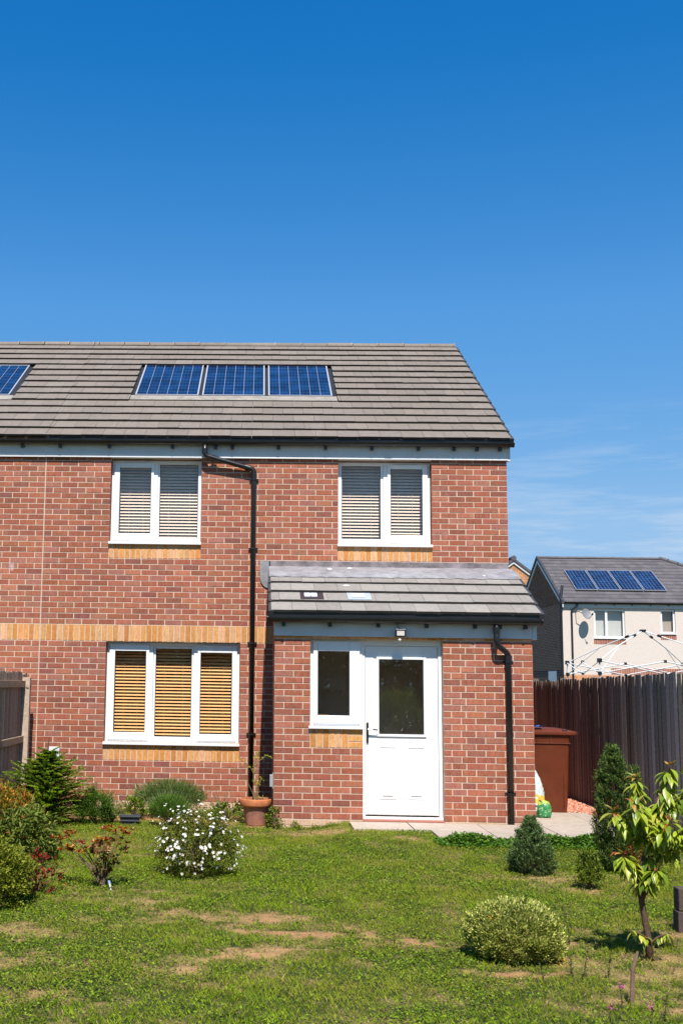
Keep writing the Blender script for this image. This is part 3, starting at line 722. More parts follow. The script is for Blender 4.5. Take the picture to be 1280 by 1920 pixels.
# lead apron and upstand
n_ = Vector((0, -ESL, 1)).normalized()
def pp(x, y, h): return Vector((x, y, PEZ + (y - PEY) * ESL)) + n_ * h
ld = MB(); NX = 60; rows = []
ys = [(-.720, .056), (-.50, .052), (-.28, .010), (-.09, -.035)]
for k in range(NX + 1):
    x = -3.22 + (3.22) * k / NX; wv = .004 * math.sin(k * 1.7) + random.uniform(-.003, .003)
    r = [pp(x, y + (wv * 2 if i == 0 else 0), h + wv * (.6 if i else .2)) for i, (y, h) in enumerate(ys)]
    r += [Vector((x, -.024 + wv * .3, 3.128)), Vector((x, -.010, 3.14))]
    rows.append(r)
for a, b in zip(rows[:-1], rows[1:]):
    for i in range(len(a) - 1):
        ld.face([a[i], b[i], b[i + 1], a[i + 1]])
ldo = ld.build('lead_flashing', M['lead'], house, smooth=True)
M['lead_dark'] = mat('lead_stained', (0.17, 0.145, 0.15), 0.6, noise=(5, 0.75, 9), bump=(30, .3, .006), spec=.4)
xs_ = [-3.22, -2.55, -1.42, -1.13, -.45, 0.0]
for a_, b_ in zip(xs_[:-1], xs_[1:]):
    u_ = MB(); u_.box(a_ + .002, b_ + (.012 if b_ < 0 else 0), -.022 - (.003 if a_ in (-2.55, -1.13) else 0), -.006, 3.13, 3.215); u_.build('lead_upstand', M['lead_dark'], house, bevel=.003)
# rounded ear of lead at the left end on the wall
er = MB(); pts = [(-3.335, 3.21)] + [(-3.335 + .0, 3.0)] + [(-3.335 + .12 * (1 - math.cos(t)), 3.0 - .155 * math.sin(t)) for t in np.linspace(.2, math.pi / 2, 7)] + [(-3.20, 2.845), (-3.20, 3.21)]
nn_ = len(pts); er.v = [(x, -.022, z) for x, z in pts] + [(x, -.006, z) for x, z in pts]
er.f = [tuple(range(nn_)), tuple(range(2 * nn_ - 1, nn_ - 1, -1))] + [(k, nn_ + k, nn_ + (k + 1) % nn_, (k + 1) % nn_) for k in range(nn_)]; er.c = [(1, 1, 1)] * len(er.f)
er.build('lead_flashing', M['lead'], house)
# two tile vents
def vent(x0, x1, c, colf, colp, name, label):
    y0 = PEY + .312 * c + .02; y1 = y0 + .27; mb = MB(); q = [(x0, y0), (x1, y0), (x1, y1), (x0, y1)]
    hh = (.076, .076, .052, .052)
    mb.hexa([pp(a, b, hh[i] - .012) for i, (a, b) in enumerate(q)] + [pp(a, b, hh[i]) for i, (a, b) in enumerate(q)], colf)
    o = mb.build(name, M['attr'], house, bevel=.003); o['label'] = label
    mb = MB(); xa, xb = x0 + .05, x1 - .08; xm = (xa + xb) / 2
    for u, v in ((xa, xm - .004), (xm + .004, xb)):
        q = [(u, y0 + .07), (v, y0 + .07), (v, y1 - .06), (u, y1 - .06)]
        h2 = (.072, .072, .060, .060)
        mb.hexa([pp(a, b, h2[i]) for i, (a, b) in enumerate(q)] + [pp(a, b, h2[i] + .008) for i, (a, b) in enumerate(q)], colp)
    mb.build('pane', M['attr'], o)
vent(-2.84, -2.555, 1, (.035, .025, .028), (.8, .8, .82), 'roof_vent', 'dark framed little vent tile with a white centre')
vent(-2.265, -1.975, 1, (.36, .40, .46), (.72, .72, .72), 'roof_vent', 'silvery vent tile with a pale centre')
# bird droppings / pale spots on the porch roof and lead
for (x, y, r) in ((-2.42, -.36, .035), (-2.27, -.45, .03), (-2.15, -.28, .03), (-2.25, -1.02, .04), (-2.75, -1.31, .022), (-.9, -.50, .06), (-.45, -.62, .02), (-.25, -1.50, .018)):
    q = [pp(x + r * math.cos(t) * random.uniform(.8, 1.3), y + r * .7 * math.sin(t), .060 if y < -.5 else (.035 if y < -.33 else .018)) for t in np.linspace(0, 2 * math.pi, 9)[:-1]]
    bd = MB(); bd.face(q, (.7, .7, .68)); bd.build('white_spot', M['attr'], troof)
# floodlight
fl = MB(); fl.box(-1.735, -1.607, -1.865, -1.815, 2.135, 2.228); fl.box(-1.715, -1.627, -1.815, -1.77, 2.17, 2.21); flo = fl.build('floodlight', M['black'], house, bevel=.006)
g = MB(); g.box(-1.715, -1.627, -1.870, -1.866, 2.150, 2.205, (.55, .5, .45)); g.build('lens', M['attr'], flo)
g = MB(); g.lathe([(.0, -.028), (.016, -.022), (.022, -.006), (.018, .01), (.0, .012)], (-1.68, -1.83, 2.108), 14, (.7, .7, .7)); g.build('sensor', M['attr'], flo, smooth=True)
g = MB(); g.tube([(-1.66, -1.80, 2.225), (-1.70, -1.80, 2.27), (-1.69, -1.79, 2.33)], .004, 6); g.build('cable', M['black'], flo)
# meter box low on the wall, grey socket at the porch corner
mbx = MB(); mbx.box(-6.115, -5.975, -.055, -.006, .42, .69); mbx.build('meter_box', M['pale_plastic'], house, bevel=.004)
gb = MB(); gb.box(-3.197, -3.158, -1.70, -1.64, .36, .50); gb.box(-3.165, -3.155, -1.705, -1.635, .34, .52); gb.build('junction_box', M['grey_plastic'], house, bevel=.004)

# ------------------------------------------------------------------ adjoining house
def neighbour():
    ox = 0; NX0 = -13.0
    P = lambda u, z, d: (u, -d, z); w_ = Wall(P)
    for r in range(-4, 62):
        if 28 <= r < 31: continue
        w_.row(r, -9.6, -6.306, -6.3, r % 2 == 1, RED if r >= 0 else PALE)
    w_.soldiers(-9.6, -6.306, 2.105, 2.32)
    b = MB(); b.box(NX0, -6.3, 0, 8.3, -.3, 4.9); wo = bpart(b, 'wall', M['mortar'], neigh)
    w_.mb.build('brickwork', M['brick'], wo)
    f = MB(); f.box(NX0, -6.301, -.042, -.003, 4.625, 4.86); f.box(NX0, -6.301, -.052, -.042, 4.616, 4.634); bpart(f, 'fascia', M['fascia'], neigh)
    g = gutter(neigh, NX0, -6.301, GY, GZ, brackets=(-6.62, -7.4, -8.2), caps=(True, False)); g.location = (6.3, 0, 0)
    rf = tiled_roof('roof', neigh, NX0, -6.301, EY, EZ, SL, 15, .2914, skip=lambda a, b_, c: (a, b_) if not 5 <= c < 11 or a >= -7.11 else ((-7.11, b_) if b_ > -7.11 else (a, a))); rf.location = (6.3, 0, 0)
    d = deck(neigh, NX0, -6.301, EY, EZ, RY, RZ, 8.68); d.location = (6.3, 0, 0)
    rr = MB(); rr.hexa([(NX0, 4.35, RZ + .01), (-6.301, 4.35, RZ + .01), (-6.301, 8.7, EZ - .02), (NX0, 8.7, EZ - .02), (NX0, 4.35, RZ + .04), (-6.301, 4.35, RZ + .04), (-6.301, 8.7, EZ + .02), (NX0, 8.7, EZ + .02)], TILE[0])
    bpart(rr, 'rear_roof_slope', M['tile'], neigh)
    r_ = ridge(neigh, NX0, -6.301, RY + .02, RZ + .012); r_.location = (6.3, 0, 0)
    for k in range(3):
        x1 = -7.205 - k * 1.0
        s_ = solar(neigh, x1 - .96, x1, 1.60, 3.08, SL, EY, EZ, label='solar panel of the adjoining house at the left edge'); s_.location = (6.3, 0, 0)
    n0 = len(bpy.data.objects)
    before = set(bpy.data.objects); tray(neigh, -10.3, -7.11, 1.46, 3.15, SL, EY, EZ)
    for o in set(bpy.data.objects) - before: o.location = (6.3, 0, 0)
neighbour()

# ------------------------------------------------------------------ ground, slabs, gravel
GZ_ = -.10
def ss(a, b, x): t_ = np.clip((x - a) / (b - a), 0, 1); return t_ * t_ * (3 - 2 * t_)
def gh(x, y): return GZ_ + .066 * ss(-2.75, -2.25, np.asarray(x, float)) * ss(-4.6, -3.3, np.asarray(y, float)) * ss(1.3, 1.0, np.asarray(x, float))
PATCH = [  # x, y, rx, ry, angle, kind strength (dry tan), (bare earth)
    (-3.45, -7.05, .62, .20, -12, 1.0, .8), (-2.95, -7.55, .55, .12, -14, 1.0, .9), (-2.35, -7.85, .42, .08, -10, 1.0, 1.0), (-3.35, -8.3, .50, .12, 28, 1.0, .8), (-3.8, -8.65, .28, .14, 0, .8, .5),
    (-2.72, -2.35, .75, .33, 0, .9, .35), (-1.75, -3.0, .30, .22, 0, .8, .4), (-3.25, -3.5, .18, .12, 0, .7, .2), (-5.15, -7.7, .6, .30, 5, .85, .2), (-4.35, -6.6, .55, .22, -10, .75, .15),
    (-5.2, -8.6, .5, .22, 0, .8, .35), (-4.6, -6.05, .38, .12, 0, .6, .6), (-.75, -5.1, .75, .35, 0, .9, .3), (-.62, -5.62, .30, .18, 0, .9, .5), (-1.75, -8.55, .42, .10, 0, .7, .8),
    (-1.35, -7.7, .16, .4, 0, .7, .5), (-.9, -8.4, .5, .35, 10, .75, .3), (-.55, -7.45, .5, .25, 0, .7, .4), (-4.9, -3.6, .4, .3, 0, .55, .1), (-4.2, -4.2, .6, .14, 0, .4, .1),
    (-1.15, -9.1, .55, .22, 0, .8, .5), (-4.6, -9.3, .35, .2, 0, .6, .5), (-3.3, -1.75, .5, .25, 0, .6, .5), (-3.9, -1.7, 1.5, .45, 0, .3, .7), (-5.3, -5.6, .35, .3, 0, .7, .4), (-4.05, -7.3, .3, .12, 0, .6, .2),
    (-4.6, -1.2, 1.8, .5, 0, .5, 1.0), (-3.45, -8.95, .4, .12, 0, .5, .2), (-2.3, -9.2, .3, .10, 0, .5, .4)]
def vnoise(x, y, f, seed):
    """smooth value noise on arrays"""
    rs = np.random.default_rng(seed); T = rs.random((256, 256))
    a, b = x * f + 1000, y * f + 1000; i, j = np.floor(a).astype(int), np.floor(b).astype(int); u, v = a - i, b - j
    u, v = u * u * (3 - 2 * u), v * v * (3 - 2 * v)
    g = lambda p, q: T[p % 256, q % 256]
    return (g(i, j) * (1 - u) + g(i + 1, j) * u) * (1 - v) + (g(i, j + 1) * (1 - u) + g(i + 1, j + 1) * u) * v
def fbm(x, y, f, seed): return .5 * vnoise(x, y, f, seed) + .3 * vnoise(x, y, f * 2.1, seed + 1) + .2 * vnoise(x, y, f * 4.3, seed + 2)
def lawn_fields(x, y):
    wx = x + (fbm(x, y, 2.3, 5) - .5) * .5; wy = y + (fbm(x, y, 2.3, 9) - .5) * .4 + (fbm(x, y, 8.5, 19) - .5) * .30; wx = wx + (fbm(x, y, 8.5, 29) - .5) * .35
    K_d = np.zeros_like(x); K_b = np.zeros_like(x)
    for (px, py, rx, ry, an, d, b) in PATCH:
        a = math.radians(an); dx, dy_ = wx - px, wy - py
        u, v = dx * math.cos(a) + dy_ * math.sin(a), -dx * math.sin(a) + dy_ * math.cos(a)
        k = np.exp(-((u / rx) ** 2 + (v / ry) ** 2) * .85)
        K_d = np.maximum(K_d, d * k); K_b = np.maximum(K_b, b * k)
    n1 = fbm(x, y, 1.1, 21); n2 = fbm(x, y, 3.7, 33); n3 = fbm(x, y, 14, 47)
    n4 = fbm(x, y, 7, 61)
    dry = np.clip(K_d * 1.25 + (n3 - .5) * 1.3 + (n4 - .5) * 1.6 - .28, 0, 1) + np.clip((n2 - .56) * 2.0, 0, .4) * np.clip(1.4 - n1, 0, 1); dry = np.clip(dry, 0, 1)
    bare = np.clip(K_b * 1.9 + (n3 - .5) * 1.8 + (n4 - .5) * 2.6 - 1.0, 0, 1)
    clover = np.clip((fbm(x, y, 1.3, 77) - .40) * 5, 0, 1) * (1 - dry)
    return dry, bare, clover
# the ground sheet: fine grid near the garden, coarse to the horizon
def ground():
    xs = np.concatenate([[-1500, -300, -60, -20, -12], np.arange(-8.6, 2.6, .045), [5, 12, 30, 80, 300, 1500]])
    ys = np.concatenate([[-1500, -300, -80, -40, -24, -16], np.arange(-11.5, 1.2, .045), [3, 8, 20, 60, 300, 1500]])
    X, Y = np.meshgrid(xs, ys); n, m_ = X.shape
    d, b, c = lawn_fields(X, Y)
    Z = gh(X, Y) * (np.abs(X) < 15) + GZ_ * (np.abs(X) >= 15) + (fbm(X, Y, 3, 3) - .5) * .010 * (np.abs(X) < 15)
    co = np.stack([X, Y, Z], -1).reshape(-1, 3)
    green = np.array([.045, .060, .014]); tan = np.array([.38, .25, .11]); earth = np.array([.40, .20, .10])
    col = green[None, None] * (1 - d[..., None]) + tan * d[..., None]; col = col * (1 - b[..., None]) + earth * b[..., None]
    col *= (.75 + .5 * fbm(X, Y, 9, 8))[..., None]
    idx = np.arange(n * m_).reshape(n, m_)
    f = np.stack([idx[:-1, :-1], idx[:-1, 1:], idx[1:, 1:], idx[1:, :-1]], -1).reshape(-1, 4)
    me = bpy.data.meshes.new('ground'); me.vertices.add(n * m_); me.vertices.foreach_set('co', co.ravel())
    me.loops.add(f.size); me.loops.foreach_set('vertex_index', f.ravel()); me.polygons.add(len(f))
    me.polygons.foreach_set('loop_start', np.arange(0, f.size, 4)); me.polygons.foreach_set('loop_total', np.full(len(f), 4)); me.update(calc_edges=True)
    a = me.attributes.new('Col', 'FLOAT_COLOR', 'POINT'); a.data.foreach_set('color', np.concatenate([col, np.ones_like(col[..., :1])], -1).astype(np.float32).ravel())
    me.materials.append(mat('lawn_soil', attr=True, rough=.95, noise=(60, .35, 6), bump=(70, .9, .02), spec=.15))
    o = bpy.data.objects.new('ground', me); C.objects.link(o); o['kind'] = 'structure'
ground()

SLABS = [(-2.27, -1.60, -2.42, -1.775), (-1.595, -.80, -2.42, -1.775), (-1.42, -.80, -3.14, -2.425), (-.795, -.06, -3.14, -2.425), (-.795, -.06, -2.42, -1.775), (-.055, .62, -3.14, -2.425), (-.055, .62, -2.42, -1.70),
         (-.055, .62, -1.695, -1.0), (-.055, .62, -.995, -.28), (-.055, .62, -.275, .42)]
pv = MB()
for (a, b, c, d) in SLABS:
    b_ = min(b, .82); z = -.012 + random.uniform(-.003, .003)
    pv.box(a, b_ - .007, c, d - .007, -.075, z, jit((.40, .335, .275), .07))
pv.box(.625, .86, -3.14, -.30, -.075, -.013, (.39, .33, .27))
pvo = pv.build('paving', M['slab'], None, bevel=.004); pvo['kind'] = 'structure'
# red gravel strip
gr = MB(); gr.box(.87, 1.24, -3.2, 8, -.1, -.026, (.35, .12, .07)); gr.box(-.02, .869, .43, 8, -.1, -.026, (.35, .12, .07))
for k in range(5200):
    x, y = random.uniform(.64, 1.24), random.uniform(-3.2, 1.6)
    if x < .87 and y < -.29: continue
    r = random.uniform(.008, .019); c = jit(random.choice([(.50, .17, .095), (.42, .14, .09), (.56, .26, .17), (.34, .12, .08), (.60, .36, .26)]), .15)
    p = [Vector((random.uniform(-1, 1), random.uniform(-1, 1), random.uniform(-.7, .7))).normalized() * r for _ in range(5)]
    o_ = Vector((x, y, -.022 + random.uniform(0, .01)))
    t = Vector((0, 0, r * .8)); q = [Vector((r * math.cos(a), r * math.sin(a) * .8, random.uniform(-.3, .3) * r)) for a in (0, 1.3, 2.6, 3.9, 5.1)]
    for i in range(5): gr.face([o_ + q[i], o_ + q[(i + 1) % 5], o_ + t], c)
gro = gr.build('gravel', M['gravel'], None); gro['kind'] = 'structure'

# ------------------------------------------------------------------ vegetation helpers
GREEN = np.array([1.62, 1.42, .95])
def leaf_mesh(name, m_, base, dirs, nrms, Ln, Wd, cols, parent=None, fold=.25, curl=0.0, off=(0, 0, 0)):
    """batch of folded leaves. all arrays (n,3)/(n,)"""
    base = np.asarray(base, float); d = np.asarray(dirs, float); d /= np.linalg.norm(d, axis=1, keepdims=True) + 1e-9
    nr = np.asarray(nrms, float); s = np.cross(d, nr); s /= np.linalg.norm(s, axis=1, keepdims=True) + 1e-9
    u = np.cross(s, d); n = len(base); Ln = np.broadcast_to(Ln, n)[:, None]; Wd = np.broadcast_to(Wd, n)[:, None]
    mid = base + d * Ln * .45
    l = mid - s * Wd / 2 + u * Wd * fold; r = mid + s * Wd / 2 + u * Wd * fold
    tip = base + d * Ln - u * Ln * curl
    V = np.stack([base, r, tip, l], 1).reshape(-1, 3) - np.array(off)
    F = np.arange(4 * n).reshape(n, 4)
    tri = np.concatenate([F[:, [0, 1, 2]], F[:, [0, 2, 3]]], 1).reshape(-1, 3)
    me = bpy.data.meshes.new(name); me.vertices.add(len(V)); me.vertices.foreach_set('co', V.ravel())
    me.loops.add(tri.size); me.loops.foreach_set('vertex_index', tri.ravel().astype(np.int32)); me.polygons.add(len(tri))
    me.polygons.foreach_set('loop_start', np.arange(0, tri.size, 3)); me.polygons.foreach_set('loop_total', np.full(len(tri), 3)); me.update(calc_edges=True)
    a = me.attributes.new('Col', 'FLOAT_COLOR', 'FACE'); c = np.repeat(np.clip(np.asarray(cols) * (GREEN if m_ is M['leaf'] else 1.0), 0, .85), 2, axis=0); a.data.foreach_set('color', np.concatenate([c, np.ones((len(c), 1))], 1).astype(np.float32).ravel())
    me.materials.append(m_); o = bpy.data.objects.new(name, me); C.objects.link(o)
    if parent: o.parent = parent
    return o
def rnd_dirs(n, rng=RNG):
    v = rng.normal(size=(n, 3)); return v / np.linalg.norm(v, axis=1, keepdims=True)
def palette(n, pal, rng=RNG, var=.18):
    cs = np.array([p[0] for p in pal]); w_ = np.array([p[1] for p in pal], float); w_ /= w_.sum()
    c = cs[rng.choice(len(cs), n, p=w_)]; return c * (1 + rng.uniform(-var, var, (n, 1)))
def stems(name, parent, base, tips, r0=.008, r1=.002, col=(.12, .08, .05), sag=.0, mkey='bark', bow=.12):
    mb = MB(); b = Vector(base)
    for t in tips:
        t = Vector(t); h = t - b; mid = b + h * .5 + Vector((h.x * -.15, h.y * -.15, h.length * bow))
        q = [b + Vector((random.uniform(-.01, .01), random.uniform(-.01, .01), 0)), b.lerp(mid, .55) , mid, mid.lerp(t, .5) + Vector((0, 0, sag)), t]
        mb.tube(q, [r0, r0 * .8, (r0 + r1) / 2, r1 * 1.4, r1], 5, jit(col, .2), caps=False)
    return mb.build(name, M[mkey], parent)
def shrub(name, label, cat, pos, w_, h, pal, nclus=120, per=26, ll=.03, lw=.012, clus_r=.05, shape='dome', outward=.6, upb=.3, m_='leaf', stemcol=(.12, .08, .05), depth=None, core=.45, seed=1, zmin=.04, group=None, bumpy=.24, nstem=14, fold=.25, profile=None, lean=(0, 0), curl=.15, tip_pal=None):
    rng = np.random.default_rng(seed); depth = depth or w_
    t = thing(name, label, cat, pos, group)
    u = rng.random(nclus); th = rng.random(nclus) * 2 * np.pi
    if profile is None:
        # dome: directions over the upper 65 % of an ellipsoid
        cz = 1 - 1.62 * u; cz = np.clip(cz, -.6, 1); sr = np.sqrt(1 - cz ** 2); rad = core + (1 - core) * rng.random(nclus) ** .45
        lump = 1 + bumpy * np.sin(th * 3 + seed) * np.cos(cz * 4 + seed) + rng.normal(0, .06, nclus)
        c = np.stack([sr * np.cos(th) * w_ / 2, sr * np.sin(th) * depth / 2, cz * h * .56 + h * .44], 1)
        c[:, :2] *= (rad * lump)[:, None]; c[:, 2] = h * .44 + (c[:, 2] - h * .44) * rad * lump
        outd = c - np.array([0, 0, h * .35])
    else:
        z = rng.random(nclus) ** .9; pr = np.interp(z, [p[0] for p in profile], [p[1] for p in profile])
        rad = core + (1 - core) * rng.random(nclus) ** .4
        lump = 1 + bumpy * np.sin(th * 3 + z * 9 + seed) + rng.normal(0, .06, nclus)
        c = np.stack([np.cos(th) * pr * w_ / 2 * rad * lump + lean[0] * z * h, np.sin(th) * pr * depth / 2 * rad * lump + lean[1] * z * h, z * h], 1)
        outd = np.stack([np.cos(th), np.sin(th), np.full(nclus, .3)], 1)
    c[:, 2] = np.maximum(c[:, 2], zmin)
    outd /= np.linalg.norm(outd, axis=1, keepdims=True) + 1e-9
    n = nclus * per; ci = np.repeat(np.arange(nclus), per)
    p = c[ci] + rng.normal(size=(n, 3)) * clus_r * .55; p[:, 2] = np.maximum(p[:, 2], .012)
    d = outd[ci] * outward + rnd_dirs(n, rng) * .8 + np.array([0, 0, upb]); nr = np.array([0, 0, 1.0]) + rnd_dirs(n, rng) * .6
    cols = palette(n, pal, rng); cb = (1 + rng.uniform(-.22, .22, nclus))[ci][:, None]; cols = cols * cb
    if tip_pal is not None:
        hz = np.clip((p[:, 2] / h - .45) * 2.5 + rng.normal(0, .25, n), 0, 1)[:, None] > .5
        cols = np.where(hz, palette(n, tip_pal, rng), cols)
    Ln = ll * rng.uniform(.6, 1.25, n); Wd = lw * rng.uniform(.7, 1.2, n)
    leaf_mesh('foliage', M[m_], p, d, nr, Ln, Wd, cols, t, fold, curl)
    k = rng.choice(nclus, min(nstem, nclus), replace=False)
    stems('stem', t, (0, 0, -.01), [tuple(c[i]) for i in k], col=stemcol, r0=.007)
    return t, c, rng

G1, G2, G3 = (.075, .135, .014), (.115, .19, .02), (.042, .080, .014)

# ------------------------------------------------------------------ planting, left to right
YEW = [((.075, .145, .012), 4), ((.115, .205, .016), 4), ((.165, .26, .022), 3), ((.035, .075, .010), 3)]
def yew():
    """conifer-like bush: arching sprays carrying two rows of needles"""
    rng = np.random.default_rng(5); t = thing('evergreen_shrub', 'feathery bright green yew-like bush beside the left fence post, tall leader at its top', 'shrub', (-5.80, -1.85, GZ_))
    B, D, N, Lq, Cc = [], [], [], [], []
    mb = MB(); mb.tube([(0, 0, 0), (.0, 0, .4), (-.01, .0, .8), (0.0, 0, 1.0)], [.022, .016, .009, .004], 7, (.10, .06, .04))
    for k in range(520):
        z0 = rng.uniform(.02, .97) ** 1.1; th = rng.uniform(0, 2 * math.pi)
        reach = np.interp(z0, [0, .15, .45, .7, .85, 1], [.46, .58, .52, .28, .14, .06]) * rng.uniform(.6, 1.15)
        if z0 > .55 and rng.random() < .25: reach *= 1.5
        d0 = np.array([math.cos(th), math.sin(th), rng.uniform(.15, .8)]); p = np.array([0, 0, z0 * .85]); pts = [p.copy()]
        nseg = 7; dd = d0 / np.linalg.norm(d0)
        for i in range(nseg):
            p = p + dd * reach / nseg; dd = dd + np.array([0, 0, -.05]) + rng.normal(0, .05, 3); dd /= np.linalg.norm(dd); pts.append(p.copy())
        if k % 3 == 0: mb.tube([tuple(q) for q in pts], [.005, .0045, .004, .0035, .003, .003, .002, .0015], 4, (.11, .09, .04), caps=False)
        shade = rng.uniform(.75, 1.2); newg = rng.random() < .35
        for i in range(2, len(pts)):
            a, b = pts[i - 1], pts[i]; ax = b - a; ax /= np.linalg.norm(ax); side = np.cross(ax, [0, 0, 1.]); side /= np.linalg.norm(side) + 1e-9
            for q in range(24):
                s = rng.choice([-1, 1]); f = rng.random(); B.append(a + (b - a) * f)
                D.append(ax * .75 + side * s * 1.0 + np.array([0, 0, rng.uniform(-.25, .45)]) + rng.normal(0, .15, 3)); N.append(np.array([0, 0, 1.]) + rng.normal(0, .3, 3)); Lq.append(rng.uniform(.022, .042))
                c = np.array([.17, .28, .022]) if (newg and i > 4) else np.array(YEW[rng.choice(4, p=[.3, .3, .15, .25])][0]); Cc.append(c * shade)
    leaf_mesh('foliage', M['leaf'], np.array(B), np.array(D), np.array(N), np.array(Lq), .0095, np.array(Cc), t, .1, .1)
    mb.build('stem', M['bark'], t)
yew()
shrub('gold_shrub', 'orange and gold tipped shrub in front of the left fence', 'shrub', (-5.86, -4.05, GZ_), .74, .56, [(G1, 3), ((.11, .13, .02), 3), (G3, 2)], 230, 30, .048, .015, .06, seed=12, upb=.7,
      tip_pal=[((.27, .10, .02), 2), ((.26, .18, .025), 3), ((.14, .16, .025), 5), ((.20, .07, .025), 1)], group=None)
shrub('leafy_shrub', 'low narrow-leaved grey-green shrub below the gold shrub at the left edge', 'shrub', (-5.55, -4.7, GZ_), .72, .46, [((.08, .13, .03), 4), ((.13, .18, .05), 3), ((.20, .25, .06), 1), ((.18, .06, .03), .25)], 130, 18, .07, .018, .06, seed=14, upb=.3, curl=.4)
shrub('round_shrub', 'dense rounded olive-green shrub at the lower left edge', 'shrub', (-5.33, -6.88, GZ_), .60, .46, [((.125, .165, .02), 4), ((.18, .22, .028), 3), ((.055, .085, .014), 3)], 420, 30, .026, .015, .04, seed=15, upb=.5, core=.6)
shrub('red_leaved_shrub', 'small open shrub with dark red leaves beside the round olive shrub', 'shrub', (-5.08, -6.35, GZ_), .36, .32, [((.22, .016, .018), 4), ((.12, .012, .015), 3), ((.06, .10, .03), 5), ((.12, .16, .05), 1)], 50, 12, .036, .019, .03, seed=16, upb=.5, nstem=18, stemcol=(.14, .05, .03))
shrub('feathery_clump', 'fine leaved green clump at the wall between the yew-like bush and the small seedling', 'plant', (-5.26, -1.75, GZ_), .42, .38, [((.06, .13, .02), 3), ((.09, .18, .03), 3), ((.04, .09, .02), 2)], 200, 34, .035, .008, .05, seed=17, upb=.9)
shrub('wispy_plant', 'wispy grey-green plant just left of the black tray', 'plant', (-5.06, -1.6, GZ_), .30, .28, [((.14, .17, .09), 3), ((.09, .14, .04), 3), ((.2, .16, .1), 1)], 60, 18, .03, .010, .04, seed=18, upb=.8)
def sapling_small(name, label, pos, h, n=16, seed=3, pal=None, ll=.035, spread=.07, lw=.012, tuft=True):
    rng = np.random.default_rng(seed); t = thing(name, label, 'seedling', pos, {'shoot': 'dark little shoots in the dry grass', 'pink_flower': 'small pink flowers at the bottom edge'}.get(name))
    mb = MB(); tip = (rng.uniform(-.03, .03), 0, h); mb.tube([(0, 0, -.01), (tip[0] * .4, 0, h * .5), tip], [.004, .003, .0015], 5, (.12, .09, .05)); mb.build('stem', M['bark'], t)
    z = (rng.random(n * 4) ** (.45 if tuft else 1)) * h; p = np.stack([np.full_like(z, tip[0]) * z / h, np.zeros_like(z), z], 1)
    d = rnd_dirs(len(z), rng) + [0, 0, .5]; leaf_mesh('foliage', M['leaf'], p, d, np.array([0, 0, 1.]) + rnd_dirs(len(z), rng) * .4, ll * rng.uniform(.6, 1.2, len(z)), lw, palette(len(z), pal or [(G1, 2), (G2, 2)], rng), t)
    return t
sapling_small('seedling', 'tiny tufted seedling against the pale wall base above the black tray', (-4.87, -.9, GZ_), .38, 20, 4, ll=.045)
shrub('leafy_tuft', 'small leafy green tuft directly behind the black tray', 'plant', (-4.83, -1.25, GZ_), .24, .26, [(G1, 2), (G2, 3)], 36, 20, .04, .014, .03, seed=20, upb=.9)
bx = thing('black_tray', 'small black plastic tray lying at the lawn edge by the wall', 'tray', (-4.83, -1.75, GZ_))
b_ = MB(); b_.hexa([(-.10, -.05, .0), (.10, -.05, .0), (.10, .05, .0), (-.10, .05, .0), (-.115, -.065, .105), (.115, -.065, .105), (.115, .065, .105), (-.115, .065, .105)], skip=(1,)); b_.hexa([(-.09, -.04, .01), (.09, -.04, .01), (.09, .04, .01), (-.09, .04, .01), (-.105, -.055, .08), (.105, -.055, .08), (.105, .055, .08), (-.105, .055, .08)])
M['tray_black'] = mat('tray_black', (.04, .045, .055), .45); b_.build('body', M['tray_black'], bx, bevel=.004)
b_ = MB(); frame_bars(b_, 0, 0, 0, 0, 0, 0, 0) if False else None
b_.box(-.125, .125, -.078, -.062, .092, .108); b_.box(-.125, .125, .062, .078, .092, .108); b_.box(-.125, -.109, -.062, .062, .092, .108); b_.box(.109, .125, -.062, .062, .092, .108); b_.box(-.118, .118, -.070, -.058, .045, .055)
b_.build('rim', M['tray_black'], bx, bevel=.003)

def lavender(label, pos, w_, h, seed, pal, n=5200, depth=None):
    rng = np.random.default_rng(seed); t = thing('lavender', label, 'shrub', pos, 'lavender mounds at the wall'); depth = depth or w_ * .8
    th = rng.random(n) * 2 * np.pi; r = np.sqrt(rng.random(n)); b = np.stack([np.cos(th) * r * w_ * .30, np.sin(th) * r * depth * .30, rng.random(n) * h * .45], 1)
    out = np.stack([np.cos(th) * r * w_ * .5, np.sin(th) * r * depth * .5, np.full(n, h) * (1 - .42 * r ** 2.4) * (1 + .10 * np.sin(th * 5 + seed) * r)], 1)
    f = rng.uniform(.35, 1.03, n)[:, None]; p = b * (1 - f) + out * f; d = (out - b); d /= np.linalg.norm(d, axis=1, keepdims=True); d += rng.normal(0, .22, (n, 3))
    leaf_mesh('foliage', M['leaf'], p, d, rnd_dirs(n, rng), rng.uniform(.03, .065, n), .0055, palette(n, pal, rng, .25), t, .1, .05)
    k = rng.choice(n, 60); stems('stem', t, (0, 0, 0), [tuple(out[i] * .8) for i in k], col=(.12, .10, .06), r0=.003, r1=.0015, bow=.0)
    m_ = 130; k = rng.choice(n, m_); q = out[k]   # thin flower stalks standing above
    mb = MB()
    for i in range(m_):
        a = q[i]; dd = Vector((a[0] * .35, a[1] * .35, .09 * rng.uniform(.5, 1.3))); a = Vector(a) - Vector((0, 0, .02)); mb.tube([a, a + dd * .6, a + dd], [.0012, .001, .0014], 3, (.17, .20, .09), caps=False)
    mb.build('stalks', M['bark'], t)
lavender('large grey-green lavender mound against the wall under the wide window', (-4.42, -1.0, GZ_), .93, .44, 31, [((.055, .115, .035), 4), ((.085, .155, .05), 3), ((.13, .19, .08), 2), ((.03, .06, .02), 2)], 9000, .62)
